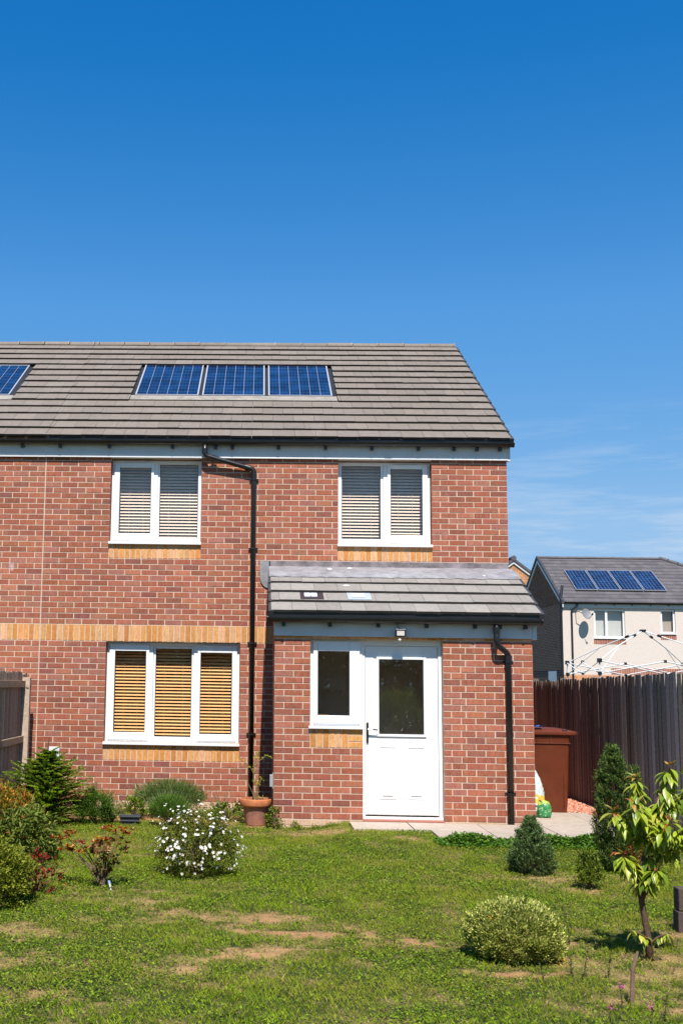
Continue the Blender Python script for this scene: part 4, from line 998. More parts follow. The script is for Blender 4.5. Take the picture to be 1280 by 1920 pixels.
lavender('smaller brighter green mound in front of the large lavender', (-4.37, -1.85, GZ_), .50, .34, 32, [((.06, .14, .02), 4), ((.09, .19, .03), 3), ((.03, .07, .014), 2)], 5200)

# white flowering shrub
t, c, rng = shrub('rock_rose', 'open rounded bush covered with small white flowers in the middle of the lawn', 'flowering shrub', (-3.87, -5.30, GZ_), .70, .54, [((.080, .115, .022), 4), ((.14, .18, .035), 3), ((.03, .05, .012), 3), ((.22, .19, .05), 1)], 330, 32, .023, .0105, .05, seed=41, upb=.4, core=.42, bumpy=.2, nstem=40, depth=.66)
fl_b, fl_d, fl_n, fl_c, fl_L = [], [], [], [], []; cen = MB()
kk_ = np.linalg.norm((c - [0, 0, .2]) / [.35, .29, .30], axis=1); order = np.argsort(-kk_)[:230]; cz = c[rng.choice(order, 400)]; 
for q in cz:
    o_ = q / (np.linalg.norm(q - [0, 0, .2]) + 1e-9); d = (q - np.array([0, 0, .18])); d /= np.linalg.norm(d); 
    if q[2] < .12 and rng.random() < .6: continue
    d = d + np.array([0, -.25, .45]) + rng.normal(0, .25, 3); d /= np.linalg.norm(d); p = q + d * rng.uniform(.045, .085) + rng.normal(0, .02, 3)
    a = np.cross(d, [0, 0, 1.]) ; a /= np.linalg.norm(a) + 1e-9; b = np.cross(d, a); r = rng.uniform(.010, .0155)
    for k in range(5):
        an = k * 2 * math.pi / 5 + rng.uniform(-.2, .2); dd = a * math.cos(an) + b * math.sin(an) + d * .25
        fl_b.append(p); fl_d.append(dd); fl_n.append(d); fl_L.append(r * 1.15); fl_c.append((.80, .77, .70) if rng.random() < .85 else (.72, .66, .48))
fl_b.append(p + d * .001); fl_d.append(d + a * .4); fl_n.append(a); fl_L.append(.007); fl_c.append((.60, .42, .05))
leaf_mesh('flowers', M['petal'], np.array(fl_b), np.array(fl_d), np.array(fl_n), np.array(fl_L), np.array(fl_L) * .95, np.array(fl_c), t, .05, -.1)

# azalea: bare legs with tufts of red, orange and yellow leaves
def azalea():
    rng = np.random.default_rng(6); t = thing('azalea', 'leggy azalea with dark red, orange and yellow leaf tufts on bare stems', 'shrub', (-4.62, -5.97, GZ_))
    tips = []
    for (x, y, z) in [(-.36, -.02, .37), (-.30, .05, .40), (-.24, .0, .42), (-.30, -.06, .30), (-.22, -.02, .30), (-.17, .03, .34), (-.12, -.02, .31), (-.25, .05, .28), (.04, .02, .46), (.10, .05, .44), (.15, .0, .44), (.20, .04, .45), (-.02, 0, .35), (.03, -.05, .37), (.08, .02, .36), (.14, .05, .35), (.18, .0, .30), (.05, .0, .28), (.10, -.06, .24), (.04, -.03, .20), (.13, .03, .20), (-.03, .03, .24), (-.06, -.03, .28), (.0, -.05, .17), (.09, -.02, .13), (-.04, .02, .15)]:
        tips.append((x, y, z))
    stems('stem', t, (.03, 0, -.01), tips, r0=.006, r1=.0025, col=(.16, .11, .07), bow=.03)
    B, D, Cc = [], [], []
    for (x, y, z) in tips:
        low = z < .33 and x > -.1
        for sub in range(4):
            o_ = rng.normal(0, .028, 3) * [1, 1, .6]; pal = [((.30, .016, .015), 4), ((.46, .05, .02), 2), ((.50, .20, .02), 2), ((.52, .40, .03), 3), ((.16, .22, .02), 2)] if not low else [((.09, .13, .02), 4), ((.04, .06, .015), 3), ((.24, .02, .02), 2), ((.30, .25, .04), 1)]
            cc = palette(18, pal, rng)
            for k in range(18):
                B.append(np.array([x, y, z]) + o_); d = rnd_dirs(1, rng)[0]; d[2] = abs(d[2]) * .8; D.append(d); Cc.append(cc[k])
    n = len(B); leaf_mesh('foliage', M['gloss_leaf'], np.array(B), np.array(D), np.array([0, 0, 1.]) + rnd_dirs(n, rng) * .4, rng.uniform(.022, .04, n), .016, np.array(Cc), t, .2, .1)
    for (dx, dz) in ((-.06, .02), (.0, .04), (.05, .0), (-.02, -.02)):
        n = 110; p = rng.normal(0, 1, (n, 3)) * [.024, .022, .016] + [dx, -.02, .31 + dz]; q_ = np.vstack([p, [[dx, -.02, .31 + dz]]])
        leaf_mesh('dried_flower_head', M['leaf'], np.full((n, 3), [dx, -.02, .30 + dz]), p - [dx, -.02, .30 + dz], rnd_dirs(n, rng), rng.uniform(.02, .055, n), .008, palette(n, [((.36, .25, .18), 2), ((.26, .16, .11), 1)], rng), t)
azalea()
pt = thing('plant_label', 'small bent white plant label stuck in the soil under the azalea', 'plant label', (-4.50, -6.09, GZ_))
q = MB(); q.hexa([(-.02, -.02, .0), (.0, -.03, .0), (.0, -.026, .0), (-.02, -.016, .0), (-.05, .03, .09), (-.03, .02, .095), (-.03, .024, .095), (-.05, .034, .09)], (.62, .68, .80)); q.build('stake', M['attr'], pt)
q = MB(); q.hexa([(-.055, .028, .088), (-.022, .014, .092), (-.022, .018, .094), (-.055, .032, .09), (-.065, .045, .125), (-.034, .03, .13), (-.034, .034, .131), (-.065, .049, .126)], (.25, .35, .60)); q.build('tag', M['attr'], pt); pt.scale = (.6, .6, .55)

# terracotta pot with a climbing twig
pot = thing('terracotta_pot', 'weathered terracotta pot standing at the foot of the tall black drainpipe', 'plant pot', (-3.36, -1.55, GZ_))
q = MB(); prof = [(.0, 0), (.118, 0), (.122, .012), (.150, .215), (.153, .222), (.180, .226), (.186, .236), (.192, .300), (.188, .310), (.172, .310), (.166, .290), (.158, .27)]
q.lathe(prof, (0, 0, 0), 40, (.44, .15, .07), cols=[(.30, .15, .10), (.36, .15, .10), (.38, .17, .12), (.36, .15, .10), (.30, .11, .06), (.46, .15, .06), (.50, .17, .065), (.50, .17, .065), (.44, .15, .07), (.3, .1, .05), (.25, .1, .05)])
q.build('pot', M['terracotta'], pot, smooth=True)
q = MB(); q.lathe([(.0, .285), (.10, .283), (.166, .275)], (0, 0, 0), 24); q.build('soil', M['soil'], pot, smooth=True)
def potted():
    rng = np.random.default_rng(8); t = thing('climbing_plant', 'thin twiggy climber with sparse yellow-green leaves growing from the terracotta pot', 'plant', (-3.36, -1.55, GZ_ + .28))
    mb = MB(); paths = [[(0, 0, 0), (-.03, .02, .18), (-.02, .05, .34), (-.01, .06, .48), (.03, .05, .6)], [(0, 0, 0), (.02, -.02, .16), (-.03, .0, .30), (-.01, .0, .42), (.0, 0, .55)], [(0, 0, 0), (-.06, 0, .14), (-.13, 0, .27), (-.23, -.01, .35), (-.30, -.01, .37)], [(-.02, .02, .30), (-.06, .02, .38), (-.13, .02, .44), (-.20, .01, .50), (-.26, 0, .56)], [(0, .02, .40), (.04, 0, .47), (.10, 0, .52), (.16, 0, .53), (.19, 0, .50)], [(.01, 0, 0), (.03, .0, .1), (.02, .01, .2), (.05, .02, .27), (.10, .0, .25)]]
    B = []
    for i, p in enumerate(paths):
        mb.tube(p, [.0045, .004, .003, .0022, .0015], 5, (.20, .15, .08), caps=False)
        for a, b in zip(p[(1 if i not in (2,) else 3):-1], p[(2 if i not in (2,) else 4):]):
            for k in range(9): B.append(np.array(a) + (np.array(b) - np.array(a)) * rng.random() + rng.normal(0, .012, 3))
    for k in range(26): B.append(rng.normal(0, 1, 3) * [.06, .05, .012] + [0, 0, .02])
    n = len(B); d = rnd_dirs(n, rng); leaf_mesh('foliage', M['leaf'], np.array(B), d, np.array([0, -.4, 1.]) + rnd_dirs(n, rng) * .5, rng.uniform(.02, .04, n), .014, palette(n, [((.20, .25, .03), 4), ((.10, .17, .02), 3), ((.36, .30, .06), 2)], rng), t)
    mb.build('stem', M['bark'], t)
potted()
shrub('weed_clump', 'low leafy weeds between the white flowering bush and the terracotta pot', 'weeds', (-3.70, -1.1, GZ_), .46, .22, [(G1, 3), (G2, 2), (G3, 2)], 44, 13, .04, .022, .04, seed=51, upb=.4)
shrub('weed_clump', 'small leafy weeds tucked between the terracotta pot and the porch corner', 'weeds', (-3.14, -1.86, GZ_), .20, .22, [(G1, 3), (G2, 2), (G3, 3)], 26, 12, .035, .02, .03, seed=52, upb=.4)
rng = np.random.default_rng(77)
dt = thing('dry_twigs', 'dry brown twiggy stalks against the pale base of the wall left of the pot', 'dead plant', (-3.80, -.55, GZ_))
stems('stem', dt, (0, 0, 0), [(rng.uniform(-.22, .22), rng.uniform(-.1, .1), rng.uniform(.15, .42)) for _ in range(34)], r0=.003, r1=.001, col=(.30, .19, .12), bow=.02)

# weeds fringe along the porch base
n = 1500; rng = np.random.default_rng(70); x = rng.uniform(-3.12, -2.30, n); cl = vnoise(x, x * 0, 9, 4); keep = rng.random(n) < np.clip(cl * 1.7 - .3, 0, 1); x = x[keep]; n = len(x)
z = rng.random(n) * .11 * np.clip(vnoise(x, x * 0 + 3, 12, 5) * 1.5, .2, 1); fr = leaf_mesh('ground_cover', M['leaf'], np.stack([x, -1.80 - rng.random(n) * .16, GZ_ + z], 1), rnd_dirs(n, rng) + [0, 0, .5], np.array([0, 0, 1.]) + rnd_dirs(n, rng) * .4, .026, .014, palette(n, [(G1, 3), (G2, 2), ((.16, .09, .04), 1), (G3, 2)], rng))
tag(fr, 'straggly low weeds along the foot of the porch wall left of the door', 'weeds', kind='stuff')
# strawberry-like ground cover along the paving edge
n = 9000; x = rng.uniform(-1.50, .62, n); yw_ = rng.random(n); y = -3.2 - yw_ * .42; hh = .13 * np.clip(vnoise(x, y, 6, 14) * 1.4, .3, 1) * np.sin(np.clip(yw_ * 3.0 + .15, 0, 3.1)); hh = np.maximum(hh, .02)
gc = leaf_mesh('ground_cover', M['leaf'], np.stack([x, y, gh(x, y) + hh * rng.random(n) ** .4], 1), rnd_dirs(n, rng) * [1, 1, .4] + [0, -.2, .25], np.array([0, -.2, 1.]) + rnd_dirs(n, rng) * .4, rng.uniform(.025, .045, n), .026, palette(n, [((.05, .13, .018), 4), ((.08, .18, .025), 3), ((.03, .08, .014), 2)], rng))
tag(gc, 'low bright green leafy ground cover along the front edge of the paving', 'ground cover', kind='stuff')

# ---- conifers on the right
CON = [((.040, .075, .024), 4), ((.065, .110, .034), 3), ((.10, .155, .048), 2), ((.018, .036, .014), 3)]
def conifer(name, label, pos, w_, h, seed, pal, ncl, per, prof, ll=.03, lean=(0, 0), brown=False, trunk_r=.015, core=.5, depth=None, lw=.0065):
    rng = np.random.default_rng(seed); t = thing(name, label, 'conifer', pos)
    z = rng.random(ncl) ** 1.05; pr = np.interp(z, [p[0] for p in prof], [p[1] for p in prof]); th = rng.random(ncl) * 2 * np.pi
    rad = core + (1 - core) * rng.random(ncl) ** .4; lump = 1 + .10 * np.sin(th * 4 + z * 14 + seed) + rng.normal(0, .05, ncl); depth = depth or w_
    c = np.stack([np.cos(th) * pr * w_ / 2 * rad * lump + lean[0] * z, np.sin(th) * pr * depth / 2 * rad * lump + lean[1] * z, z * h * .97], 1)
    sp_ = np.stack([np.cos(th) * .55, np.sin(th) * .55, np.full(ncl, 1.0)], 1); sp_ /= np.linalg.norm(sp_, axis=1, keepdims=True)
    n = ncl * per; ci = np.repeat(np.arange(ncl), per); f = rng.random(n); p = c[ci] + sp_[ci] * (f[:, None] - .5) * .085 + rng.normal(0, .007, (n, 3)); p[:, 2] = np.maximum(p[:, 2], .01)
    d = sp_[ci] * .9 + rnd_dirs(n, rng) * .75; cols = palette(n, pal, rng) * (1 + rng.uniform(-.3, .3, ncl))[ci][:, None]
    tipf = (f > .72)[:, None]; cols = np.where(tipf, cols * 1.5, cols)
    if brown:
        bz = (p[:, 2] < .24 * h) & (p[:, 0] > -.02) & (rng.random(n) < .55); cols[bz] = palette(bz.sum(), [((.16, .07, .025), 2), ((.26, .13, .05), 1)], rng)
    leaf_mesh('foliage', M['leaf'], p, d, rnd_dirs(n, rng), ll * rng.uniform(.5, 1.1, n), lw, cols, t, .15, .05)
    k = rng.choice(ncl, min(46, ncl), replace=False); stems('branch', t, (0, 0, 0), [tuple(c[i] * [.85, .85, 1]) for i in k], col=(.10, .06, .04), r0=.005, r1=.002, bow=.05)
    mb = MB(); mb.tube([(0, 0, -.02), (lean[0] * .5, 0, h * .5), (lean[0], lean[1], h * .9)], [trunk_r, trunk_r * .7, .003], 8, (.11, .07, .05)); mb.build('trunk', M['bark'], t)
    return t
conifer('juniper_tree', 'tall blue-green columnar juniper in front of the right fence, browned at its foot', (-.01, -4.62, GZ_), .40, 1.14, 61, CON, 1150, 36, [(0, .62), (.08, .92), (.3, 1.0), (.55, .93), (.75, .68), (.88, .42), (1, .10)], brown=True, lean=(-.05, 0))
conifer('juniper_tree', 'thin dark juniper half hidden behind the tall columnar one', (.30, -4.1, GZ_), .22, .93, 62, CON, 320, 32, [(0, .5), (.2, 1.0), (.5, .8), (.8, .45), (1, .12)])
conifer('dwarf_conifer', 'small cone-shaped blue-green conifer in front of the paving', (-.875, -4.84, GZ_), .40, .49, 63, [((.04, .08, .035), 4), ((.07, .12, .055), 3), ((.11, .17, .085), 2), ((.02, .04, .02), 2)], 620, 32, [(0, .72), (.12, .95), (.3, 1.0), (.5, .80), (.72, .48), (.88, .25), (1, .06)])
shrub('spindly_shrub', 'young spindly yellow-green shrub on dry grass in front of the tall juniper', 'shrub', (-.565, -5.56, GZ_), .18, .30, [((.09, .15, .02), 3), ((.13, .19, .03), 3), ((.05, .08, .014), 2)], 80, 18, .03, .013, .03, seed=64, upb=.7, nstem=10, zmin=.09)

# hebe dome
HB = [((.36, .42, .15), 4), ((.47, .52, .25), 3), ((.18, .25, .06), 3), ((.08, .12, .03), 3)]
t, c, rng = shrub('hebe_shrub', 'dome-shaped pale variegated grey-green hebe on the right of the lawn', 'shrub', (-1.745, -8.18, GZ_), .55, .335, HB, 1250, 30, .020, .0095, .022, seed=71, upb=.9, core=.80, bumpy=.03, outward=1.1, depth=.52, nstem=50, fold=.3, curl=.05)
q_ = c[rng.choice(len(c), 10)]; n = 7 * len(q_); B = np.repeat(q_, 7, axis=0) + rng.normal(0, .008, (n, 3)); o_ = B - [0, 0, .2]; o_ /= np.linalg.norm(o_, axis=1, keepdims=True)
leaf_mesh('orange_leaves', M['leaf'], B + o_ * .02, o_ + rnd_dirs(n, rng) * .8, rnd_dirs(n, rng), .020, .009, palette(n, [((.55, .20, .02), 1), ((.50, .33, .04), 1)], rng), t)

# young cherry tree with large drooping leaves
def cherry():
    rng = np.random.default_rng(9); t = thing('cherry_tree', 'young cherry tree with large drooping yellow-green leaves at the right edge', 'tree', (-.915, -8.15, GZ_))
    mb = MB(); H = 1.16
    trunk = [(0, 0, -.02), (.0, .0, .12), (-.035, .0, .35), (-.045, .0, .52), (.02, .01, .70), (.07, .02, .88), (.10, .02, 1.0)]
    mb.tube(trunk, [.024, .020, .018, .015, .012, .009, .006], 10, (.10, .058, .04))
    mb.tube([(-.035, 0, .35), (.005, -.01, .45), (.0, -.02, .56), (-.01, -.02, .62)], [.012, .010, .008, .005], 8, (.12, .07, .045))
    br = [((.03, .01, .72), (-.07, -.02, .78), (-.16, -.03, .84), (-.20, -.04, .90)), ((.05, .01, .80), (.0, .05, .92), (-.02, .06, 1.02), (-.03, .06, 1.10)), ((.07, .02, .88), (.13, .0, .98), (.14, -.02, 1.08), (.16, -.02, 1.18)), ((.06, .02, .84), (.16, .0, .92), (.25, -.02, 1.0), (.31, -.02, 1.08)),
          ((.03, 0, .70), (.12, -.04, .74), (.22, -.06, .80), (.30, -.07, .86)), ((.0, 0, .62), (.10, .02, .64), (.20, .04, .68), (.27, .04, .74)), ((-.03, 0, .52), (-.09, -.03, .56), (-.13, -.04, .60), (-.16, -.05, .64)), ((.05, 0, .78), (-.03, -.08, .84), (-.07, -.12, .90), (-.10, -.14, .96)),
          ((.08, .02, .9), (.20, .1, .95), (.28, .16, .98), (.34, .2, 1.02)), ((-.04, 0, .45), (-.02, -.05, .5), (.02, -.08, .54), (.05, -.1, .57)), ((.02, 0, .70), (.03, -.09, .74), (.06, -.15, .80), (.09, -.20, .86)), ((.04, 0, .74), (.10, .08, .80), (.14, .14, .88), (.18, .18, .96)),
          ((0.0, 0, .12), (-.05, -.03, .16), (-.1, -.05, .18), (-.14, -.06, .2)), ((0, 0, .10), (.05, -.03, .15), (.09, -.05, .17), (.12, -.06, .18))]
    B, D, N, Lq, Cc = [], [], [], [], []
    for bi, b in enumerate(br):
        mb.tube(b, [.008, .006, .0045, .003], 6, (.13, .075, .045), caps=False); low = bi >= 12
        pts = [np.array(q) for q in b]
        for (a, e) in zip(pts[:-1], pts[1:]):
            for k in range(18 if not low else 5):
                f = rng.random(); p = a + (e - a) * f; th = rng.uniform(0, 2 * math.pi)
                d = np.array([math.cos(th) * .75, math.sin(th) * .75, rng.uniform(-1.1, .1)]); B.append(p); D.append(d); N.append(np.array([d[0] * .8, d[1] * .8, .8])); Lq.append(rng.uniform(.07, .125) * (.6 if low else 1))
                Cc.append(np.array([(.27, .36, .022), (.36, .43, .03), (.15, .23, .016), (.46, .46, .05)][rng.choice(4, p=[.35, .3, .2, .15])]) * rng.uniform(.8, 1.15))
        if not low:
            for k in range(8):
                th = rng.uniform(0, 2 * math.pi); B.append(pts[-1]); D.append(np.array([math.cos(th) * .6, math.sin(th) * .6, rng.uniform(-.6, 1.0)])); N.append(np.array([math.cos(th), math.sin(th), .5])); Lq.append(rng.uniform(.04, .085))
                Cc.append(np.array([(.42, .13, .03), (.46, .26, .05), (.28, .30, .05), (.40, .08, .03)][rng.choice(4, p=[.25, .25, .35, .15])]))
    # each leaf: a drooping, folded strip of 6 quads
    V, F, Cl = [], [], []
    for p, d, nr, l, c_ in zip(B, D, N, Lq, Cc):
        d = d / np.linalg.norm(d); s = np.cross(d, nr); s /= np.linalg.norm(s) + 1e-9; wv = l * rng.uniform(.30, .40); cur = p + d * .012; i0 = len(V); fl = rng.uniform(.15, .45)
        for k, wk in enumerate((.08, .62, .95, .98, .72, .34, .03)):
            u = np.cross(s, d); V += [cur - s * wv * wk / 2 + u * wv * wk * fl * .5, cur, cur + s * wv * wk / 2 + u * wv * wk * fl * .5]; cur = cur + d * l / 6; d = d + np.array([0, 0, -.20]) + rng.normal(0, .05, 3); d /= np.linalg.norm(d)
        for k in range(6):
            for q in (0, 1): a = i0 + k * 3 + q; F.append((a, a + 1, a + 4, a + 3)); Cl.append(tuple(c_ * rng.uniform(.93, 1.07)))
    lf = MB(); lf.v = [tuple(v) for v in V]; lf.f = F; lf.c = Cl; lf.build('crown', M['gloss_leaf'], t, smooth=True); mb.build('trunk', M['bark'], t, smooth=True)
cherry()
# timber stump of edging at the right
tb = thing('timber_edging', 'two stacked dark weathered timber blocks at the right edge of the lawn', 'garden timber', (-.36, -7.25, GZ_))
for k, (dx, z0, z1) in enumerate(((0.0, -.02, .145), (.008, .149, .30))):
    q = MB(); q.box(-.075 + dx, .55 + dx, -.05, .06, z0, z1, jit((.085, .06, .055), .1)); q.build('timber', M['wood'], tb, bevel=.006)
# broken stick and tiny shoots
stx = thing('dead_stick', 'short broken grey-brown stick poking out of the grass near the bottom right', 'stick', (-1.35, -9.19, GZ_))
q = MB(); q.tube([(0, 0, -.02), (.008, 0, .10), (.012, 0, .18), (.03, .0, .235), (.042, 0, .275)], [.014, .013, .012, .011, .006], 8, (.20, .12, .085)); q.build('stick', M['bark'], stx)
PIN = [((.50, .08, .22), 1), ((.60, .20, .35), 1)]
for k, (x, y, lb, h) in enumerate(((-1.24, -7.38, 'thin dark shoot just right of the pale hebe', .16), (-1.30, -7.75, 'dark sprig with a few leaves lying right of the pale hebe near its base', .10), (-1.455, -8.66, 'upright dark shoot in dry grass midway between the hebe and the broken stick', .17), (-1.51, -8.62, 'shorter dark shoot just left of the upright one right of the hebe', .12), (-1.315, -8.66, 'faint thin shoot between the upright shoot and the cherry trunk', .12), (-1.71, -8.80, 'little weed growing at the front foot of the pale hebe', .11), (-1.27, -9.48, 'dark little shoot at the very bottom right of the lawn', .12))):
    sapling_small('shoot', lb, (x, y, GZ_), h, 9, 80 + k, [((.03, .055, .02), 3), ((.06, .09, .025), 2)], .022, lw=.008, tuft=False)
for k, (x, y, lb) in enumerate(((-1.43, -9.30, 'small pink flowered plant beside the foot of the broken stick'), (-1.60, -9.69, 'small pink flowered plant at the bottom edge left of the stick'), (-1.40, -9.67, 'small pink flowered plant at the bottom edge right of the stick'))):
    t_ = sapling_small('pink_flower', lb, (x, y, GZ_), .11, 7, 90 + k, [(G1, 1), (G3, 1)], .022, lw=.007, tuft=False); t_['category'] = 'flower'
    rg = np.random.default_rng(k); n = 26; leaf_mesh('petals', M['petal'], rg.normal(0, 1, (n, 3)) * [.008, .008, .010] + [.0, 0, .115], rnd_dirs(n, rg) + [0, 0, .3], rnd_dirs(n, rg), .013, .008, palette(n, PIN, rg), t_)

# ------------------------------------------------------------------ fences
def board(mb, x0, x1, y0, y1, z0, z1, col, notch=0): mb.box(x0, x1, y0, y1, z0, z1, col)
FW = [((.225, .195, .178), 4), ((.17, .147, .134), 4), ((.29, .255, .228), 3), ((.33, .26, .20), 1), ((.11, .09, .082), 2)]
FWB = [((.22, .175, .14), 4), ((.17, .135, .108), 3), ((.27, .215, .17), 2)]
rf_ = thing('timber_fence', 'tall dark weathered board fence running down the right side of the garden', 'fence', (1.25, 0, 0))
mb = MB(); y = -10.5; k = 0; rs = random.Random(5)
while y < 6.6:
    wd = rs.uniform(.142, .162); top = 1.755 - .0125 * (y + 3) + rs.uniform(-.014, .014); c = pick(FWB if rs.random() < (y + 1.5) / 4 else FW, rs)
    xn = 1.250 - rs.uniform(.018, .026); th = rs.uniform(.007, .013); xf = 1.238; ln = rs.uniform(-.004, .004); dn = rs.uniform(0, .02)
    mb.hexa([(xn, y, -.09), (xn + th, y + .001, -.09), (xf + .008, y + wd, -.09), (xf, y + wd, -.09), (xn + ln, y, top), (xn + th + ln, y + .001, top), (xf + .008 + ln, y + wd, top - dn), (xf + ln, y + wd, top - dn)], c)
    if rs.random() < .25: mb.c[-4] = tuple(min(.6, q_ * 2.0) for q_ in c)
    y += wd - rs.uniform(.018, .026); k += 1
bpart(mb, 'boards', M['fence'], rf_)
for z in (.35, .95, 1.5):
    q = MB(); q.box(1.270, 1.315, -10.5, 6.6, z, z + .08, (.15, .12, .10)); bpart(q, 'rail', M['fence'], rf_)
for yy in np.arange(-10, 6.7, 1.8):
    q = MB(); q.box(1.317, 1.41, yy, yy + .095, -.12, 1.72, (.15, .12, .10)); bpart(q, 'post', M['fence'], rf_)
lf_ = thing('timber_fence', 'brown board fence with rails and a square post meeting the wall at the left edge', 'fence', (-6.40, 0, 0))
FB = [((.29, .23, .18), 3), ((.34, .275, .215), 3), ((.23, .18, .14), 2), ((.39, .32, .26), 1)]
mb = MB(); y = -9.0; rs = random.Random(9)
while y < -.16:
    wd = rs.uniform(.085, .1); top = 1.665 + rs.uniform(-.012, .012) - (.02 if y > -.5 else 0)
    mb.box(-6.452, -6.434, y, y + wd, -.1, top, pick(FB, rs)); y += wd + rs.uniform(.006, .022)
bpart(mb, 'boards', M['fence'], lf_)
for z in (.02, .76, 1.47):
    q = MB(); q.box(-6.432, -6.385, -9.0, -.42, z, z + .085, (.34, .245, .175)); bpart(q, 'rail', M['fence'], lf_, bevel=.003)
for yy in (-.42, -2.3, -4.2, -6.1):
    q = MB(); q.box(-6.43, -6.33, yy + .001, yy + .10, -.12, 1.60, (.45, .34, .26)); bpart(q, 'post', M['fence'], lf_, bevel=.004)
q = MB(); q.tube([(-6.38, -.425, 1.47), (-6.34, -.43, 1.46), (-6.328, -.39, 1.48), (-6.325, -.3, 1.51)], .004, 5, (.04, .03, .03)); bpart(q, 'wire', M['black'], lf_)

# ------------------------------------------------------------------ wheelie bin, bags
bn = thing('wheelie_bin', 'brown wheelie bin half hidden behind the porch corner', 'bin', (.36, -.10, -.012))
q = MB(); 
secs = [(0, .24, .24, .02), (.10, .255, .25, .03), (.80, .285, .275, .035), (.93, .295, .285, .035), (.935, .30, .29, .03), (.985, .30, .29, .03)]
def rrect(hx, hy, r, z, n=5, cx=0, cy=0):
    p = []
    for (sx, sy, a0) in ((1, 1, 0), (-1, 1, 90), (-1, -1, 180), (1, -1, 270)):
        for k in range(n + 1): a = R(a0 + 90 * k / n); p.append((cx + sx * (hx - r) + r * math.cos(a), cy + sy * (hy - r) + r * math.sin(a), z))
    return p
def loft(mb, rings, col=(1, 1, 1), cap0=True, cap1=True):
    b = len(mb.v); n = len(rings[0])
    for r in rings: mb.v += r
    for i in range(len(rings) - 1):
        for k in range(n): a = b + i * n + k; c = b + i * n + (k + 1) % n; mb.f.append((a, c, c + n, a + n)); mb.c.append(col)
    if cap0: mb.f.append(tuple(b + k for k in range(n - 1, -1, -1))); mb.c.append(col)
    if cap1: e = b + (len(rings) - 1) * n; mb.f.append(tuple(e + k for k in range(n))); mb.c.append(col)
loft(q, [rrect(hx + .005, hy + .02, r, z) for z, hx, hy, r in secs]); 
q.box(-.30, .30, -.313, -.300, .868, .878); q.box(-.13, -.125, -.318, -.300, .878, .935); q.box(.035, .04, -.318, -.300, .878, .935)
q.box(-.22, -.215, -.292, -.270, .06, .86); q.box(.205, .21, -.292, -.270, .06, .50)
q.build('body', M['binp'], bn, bevel=.004)
q = MB()   # ribs / shallow panel lines on the side
q = MB(); loft(q, [rrect(.355, .33, .05, .975, cx=.03), rrect(.365, .34, .05, .985, cx=.03), rrect(.365, .34, .05, 1.02, cx=.03), rrect(.34, .315, .06, 1.03, cx=.02), rrect(.25, .25, .08, 1.058, cx=-.03), rrect(.20, .2, .08, 1.062, cx=-.04)]); q.build('lid', M['binp'], bn, bevel=.003)
q = MB(); q.tube([(-.26, .34, 1.0), (-.26, .385, 1.01), (-.22, .39, 1.01), (.22, .39, 1.01), (.26, .385, 1.01), (.26, .34, 1.0)], .014, 8); q.build('handle', M['binp'], bn)
q = MB(); q.box(.20, .26, -.32, -.27, 1.022, 1.050); q.build('hinge', M['black'], bn, bevel=.008)
for s in (-1, 1):
    q = MB(); q.tube([(s * .2 - .025, .27, .10), (s * .2 + .025, .27, .10)], .10, 20); q.build('wheel', M['rubber'], bn)
rag = thing('blue_cloth', 'scrap of bright blue cloth lying on the left end of the bin lid', 'cloth', (.205, -.36, 1.045))
q = MB(); rs = random.Random(3)
for i in range(7):
    for j in range(4):
        f = lambda a, b: (-.09 + a * .028 + rs.Random if False else (-.09 + a * .028), -.05 + b * .028, .012 + .018 * math.sin(a * 1.9 + b) * math.cos(b * 1.3 + a * .4) + .016)
        q.face([f(i, j), f(i + 1, j), f(i + 1, j + 1), f(i, j + 1)], (.03, .13, .50))
q.build('cloth', M['attr'], rag, smooth=True)
def bag(name, label, pos, w_, d_, h, colf, seed, top=.35):
    t = thing(name, label, 'bag', pos); mb = MB(); rs = np.random.default_rng(seed); n = 26; rings = []; m_ = 22
    for i in range(m_ + 1):
        z = i / m_; s = (math.sin(min(1, z * 3.2 + .55) * math.pi / 2)) * (1 - max(0, (z - top)) ** 1.6 * 1.15); fl = 1 - .6 * max(0, z - .6) ; ring = []
        for k in range(n):
            a = 2 * math.pi * k / n; cr_ = 1 + .06 * math.sin(a * 5 + z * 7 + seed) + rs.normal(0, .018)
            ring.append((math.cos(a) * w_ / 2 * s * cr_, math.sin(a) * d_ / 2 * s * fl * cr_, z * h + .01 * math.sin(a * 3)))
        rings.append(ring)
    for i in range(m_):
        for k in range(n):
            a, b = rings[i][k], rings[i][(k + 1) % n]; c, d = rings[i + 1][(k + 1) % n], rings[i + 1][k]
            mb.face([a, b, c, d], colf((i + .5) / m_, k / n, rs))
    o = mb.build('sack', M['attr'], t, smooth=True)
    me = o.data
    import bmesh; bm = bmesh.new(); bm.from_mesh(me); bmesh.ops.remove_doubles(bm, verts=bm.verts, dist=.0004); bm.to_mesh(me); bm.free()
    return t
def cf(z, a, rs):
    if z > .46: return tuple(np.array([.70, .74, .74]) * rs.uniform(.85, 1.0)) if rs.random() < .72 else (.42, .56, .52)
    if z > .26: return ((.78, .42, .04) if rs.random() < .5 else (.72, .58, .10)) if .60 < a < .95 and rs.random() < .8 else ((.66, .72, .58) if rs.random() < .7 else (.2, .4, .12))
    return [(.62, .66, .62), (.08, .22, .10), (.60, .64, .62), (.10, .10, .14)][rs.choice(4)]
bag('compost_bag', 'white printed compost bag with orange flowers leaning by the bin at the porch corner', (.07, -.72, -.01), .36, .26, .56, cf, 3, .30)
def cg(z, a, rs):
    if z > .82: return (.45, .50, .08) if rs.random() < .6 else (.15, .35, .08)
    return tuple(np.array([.03, .20, .07]) * rs.uniform(.7, 1.5)) if rs.random() < .85 else (.35, .5, .25)
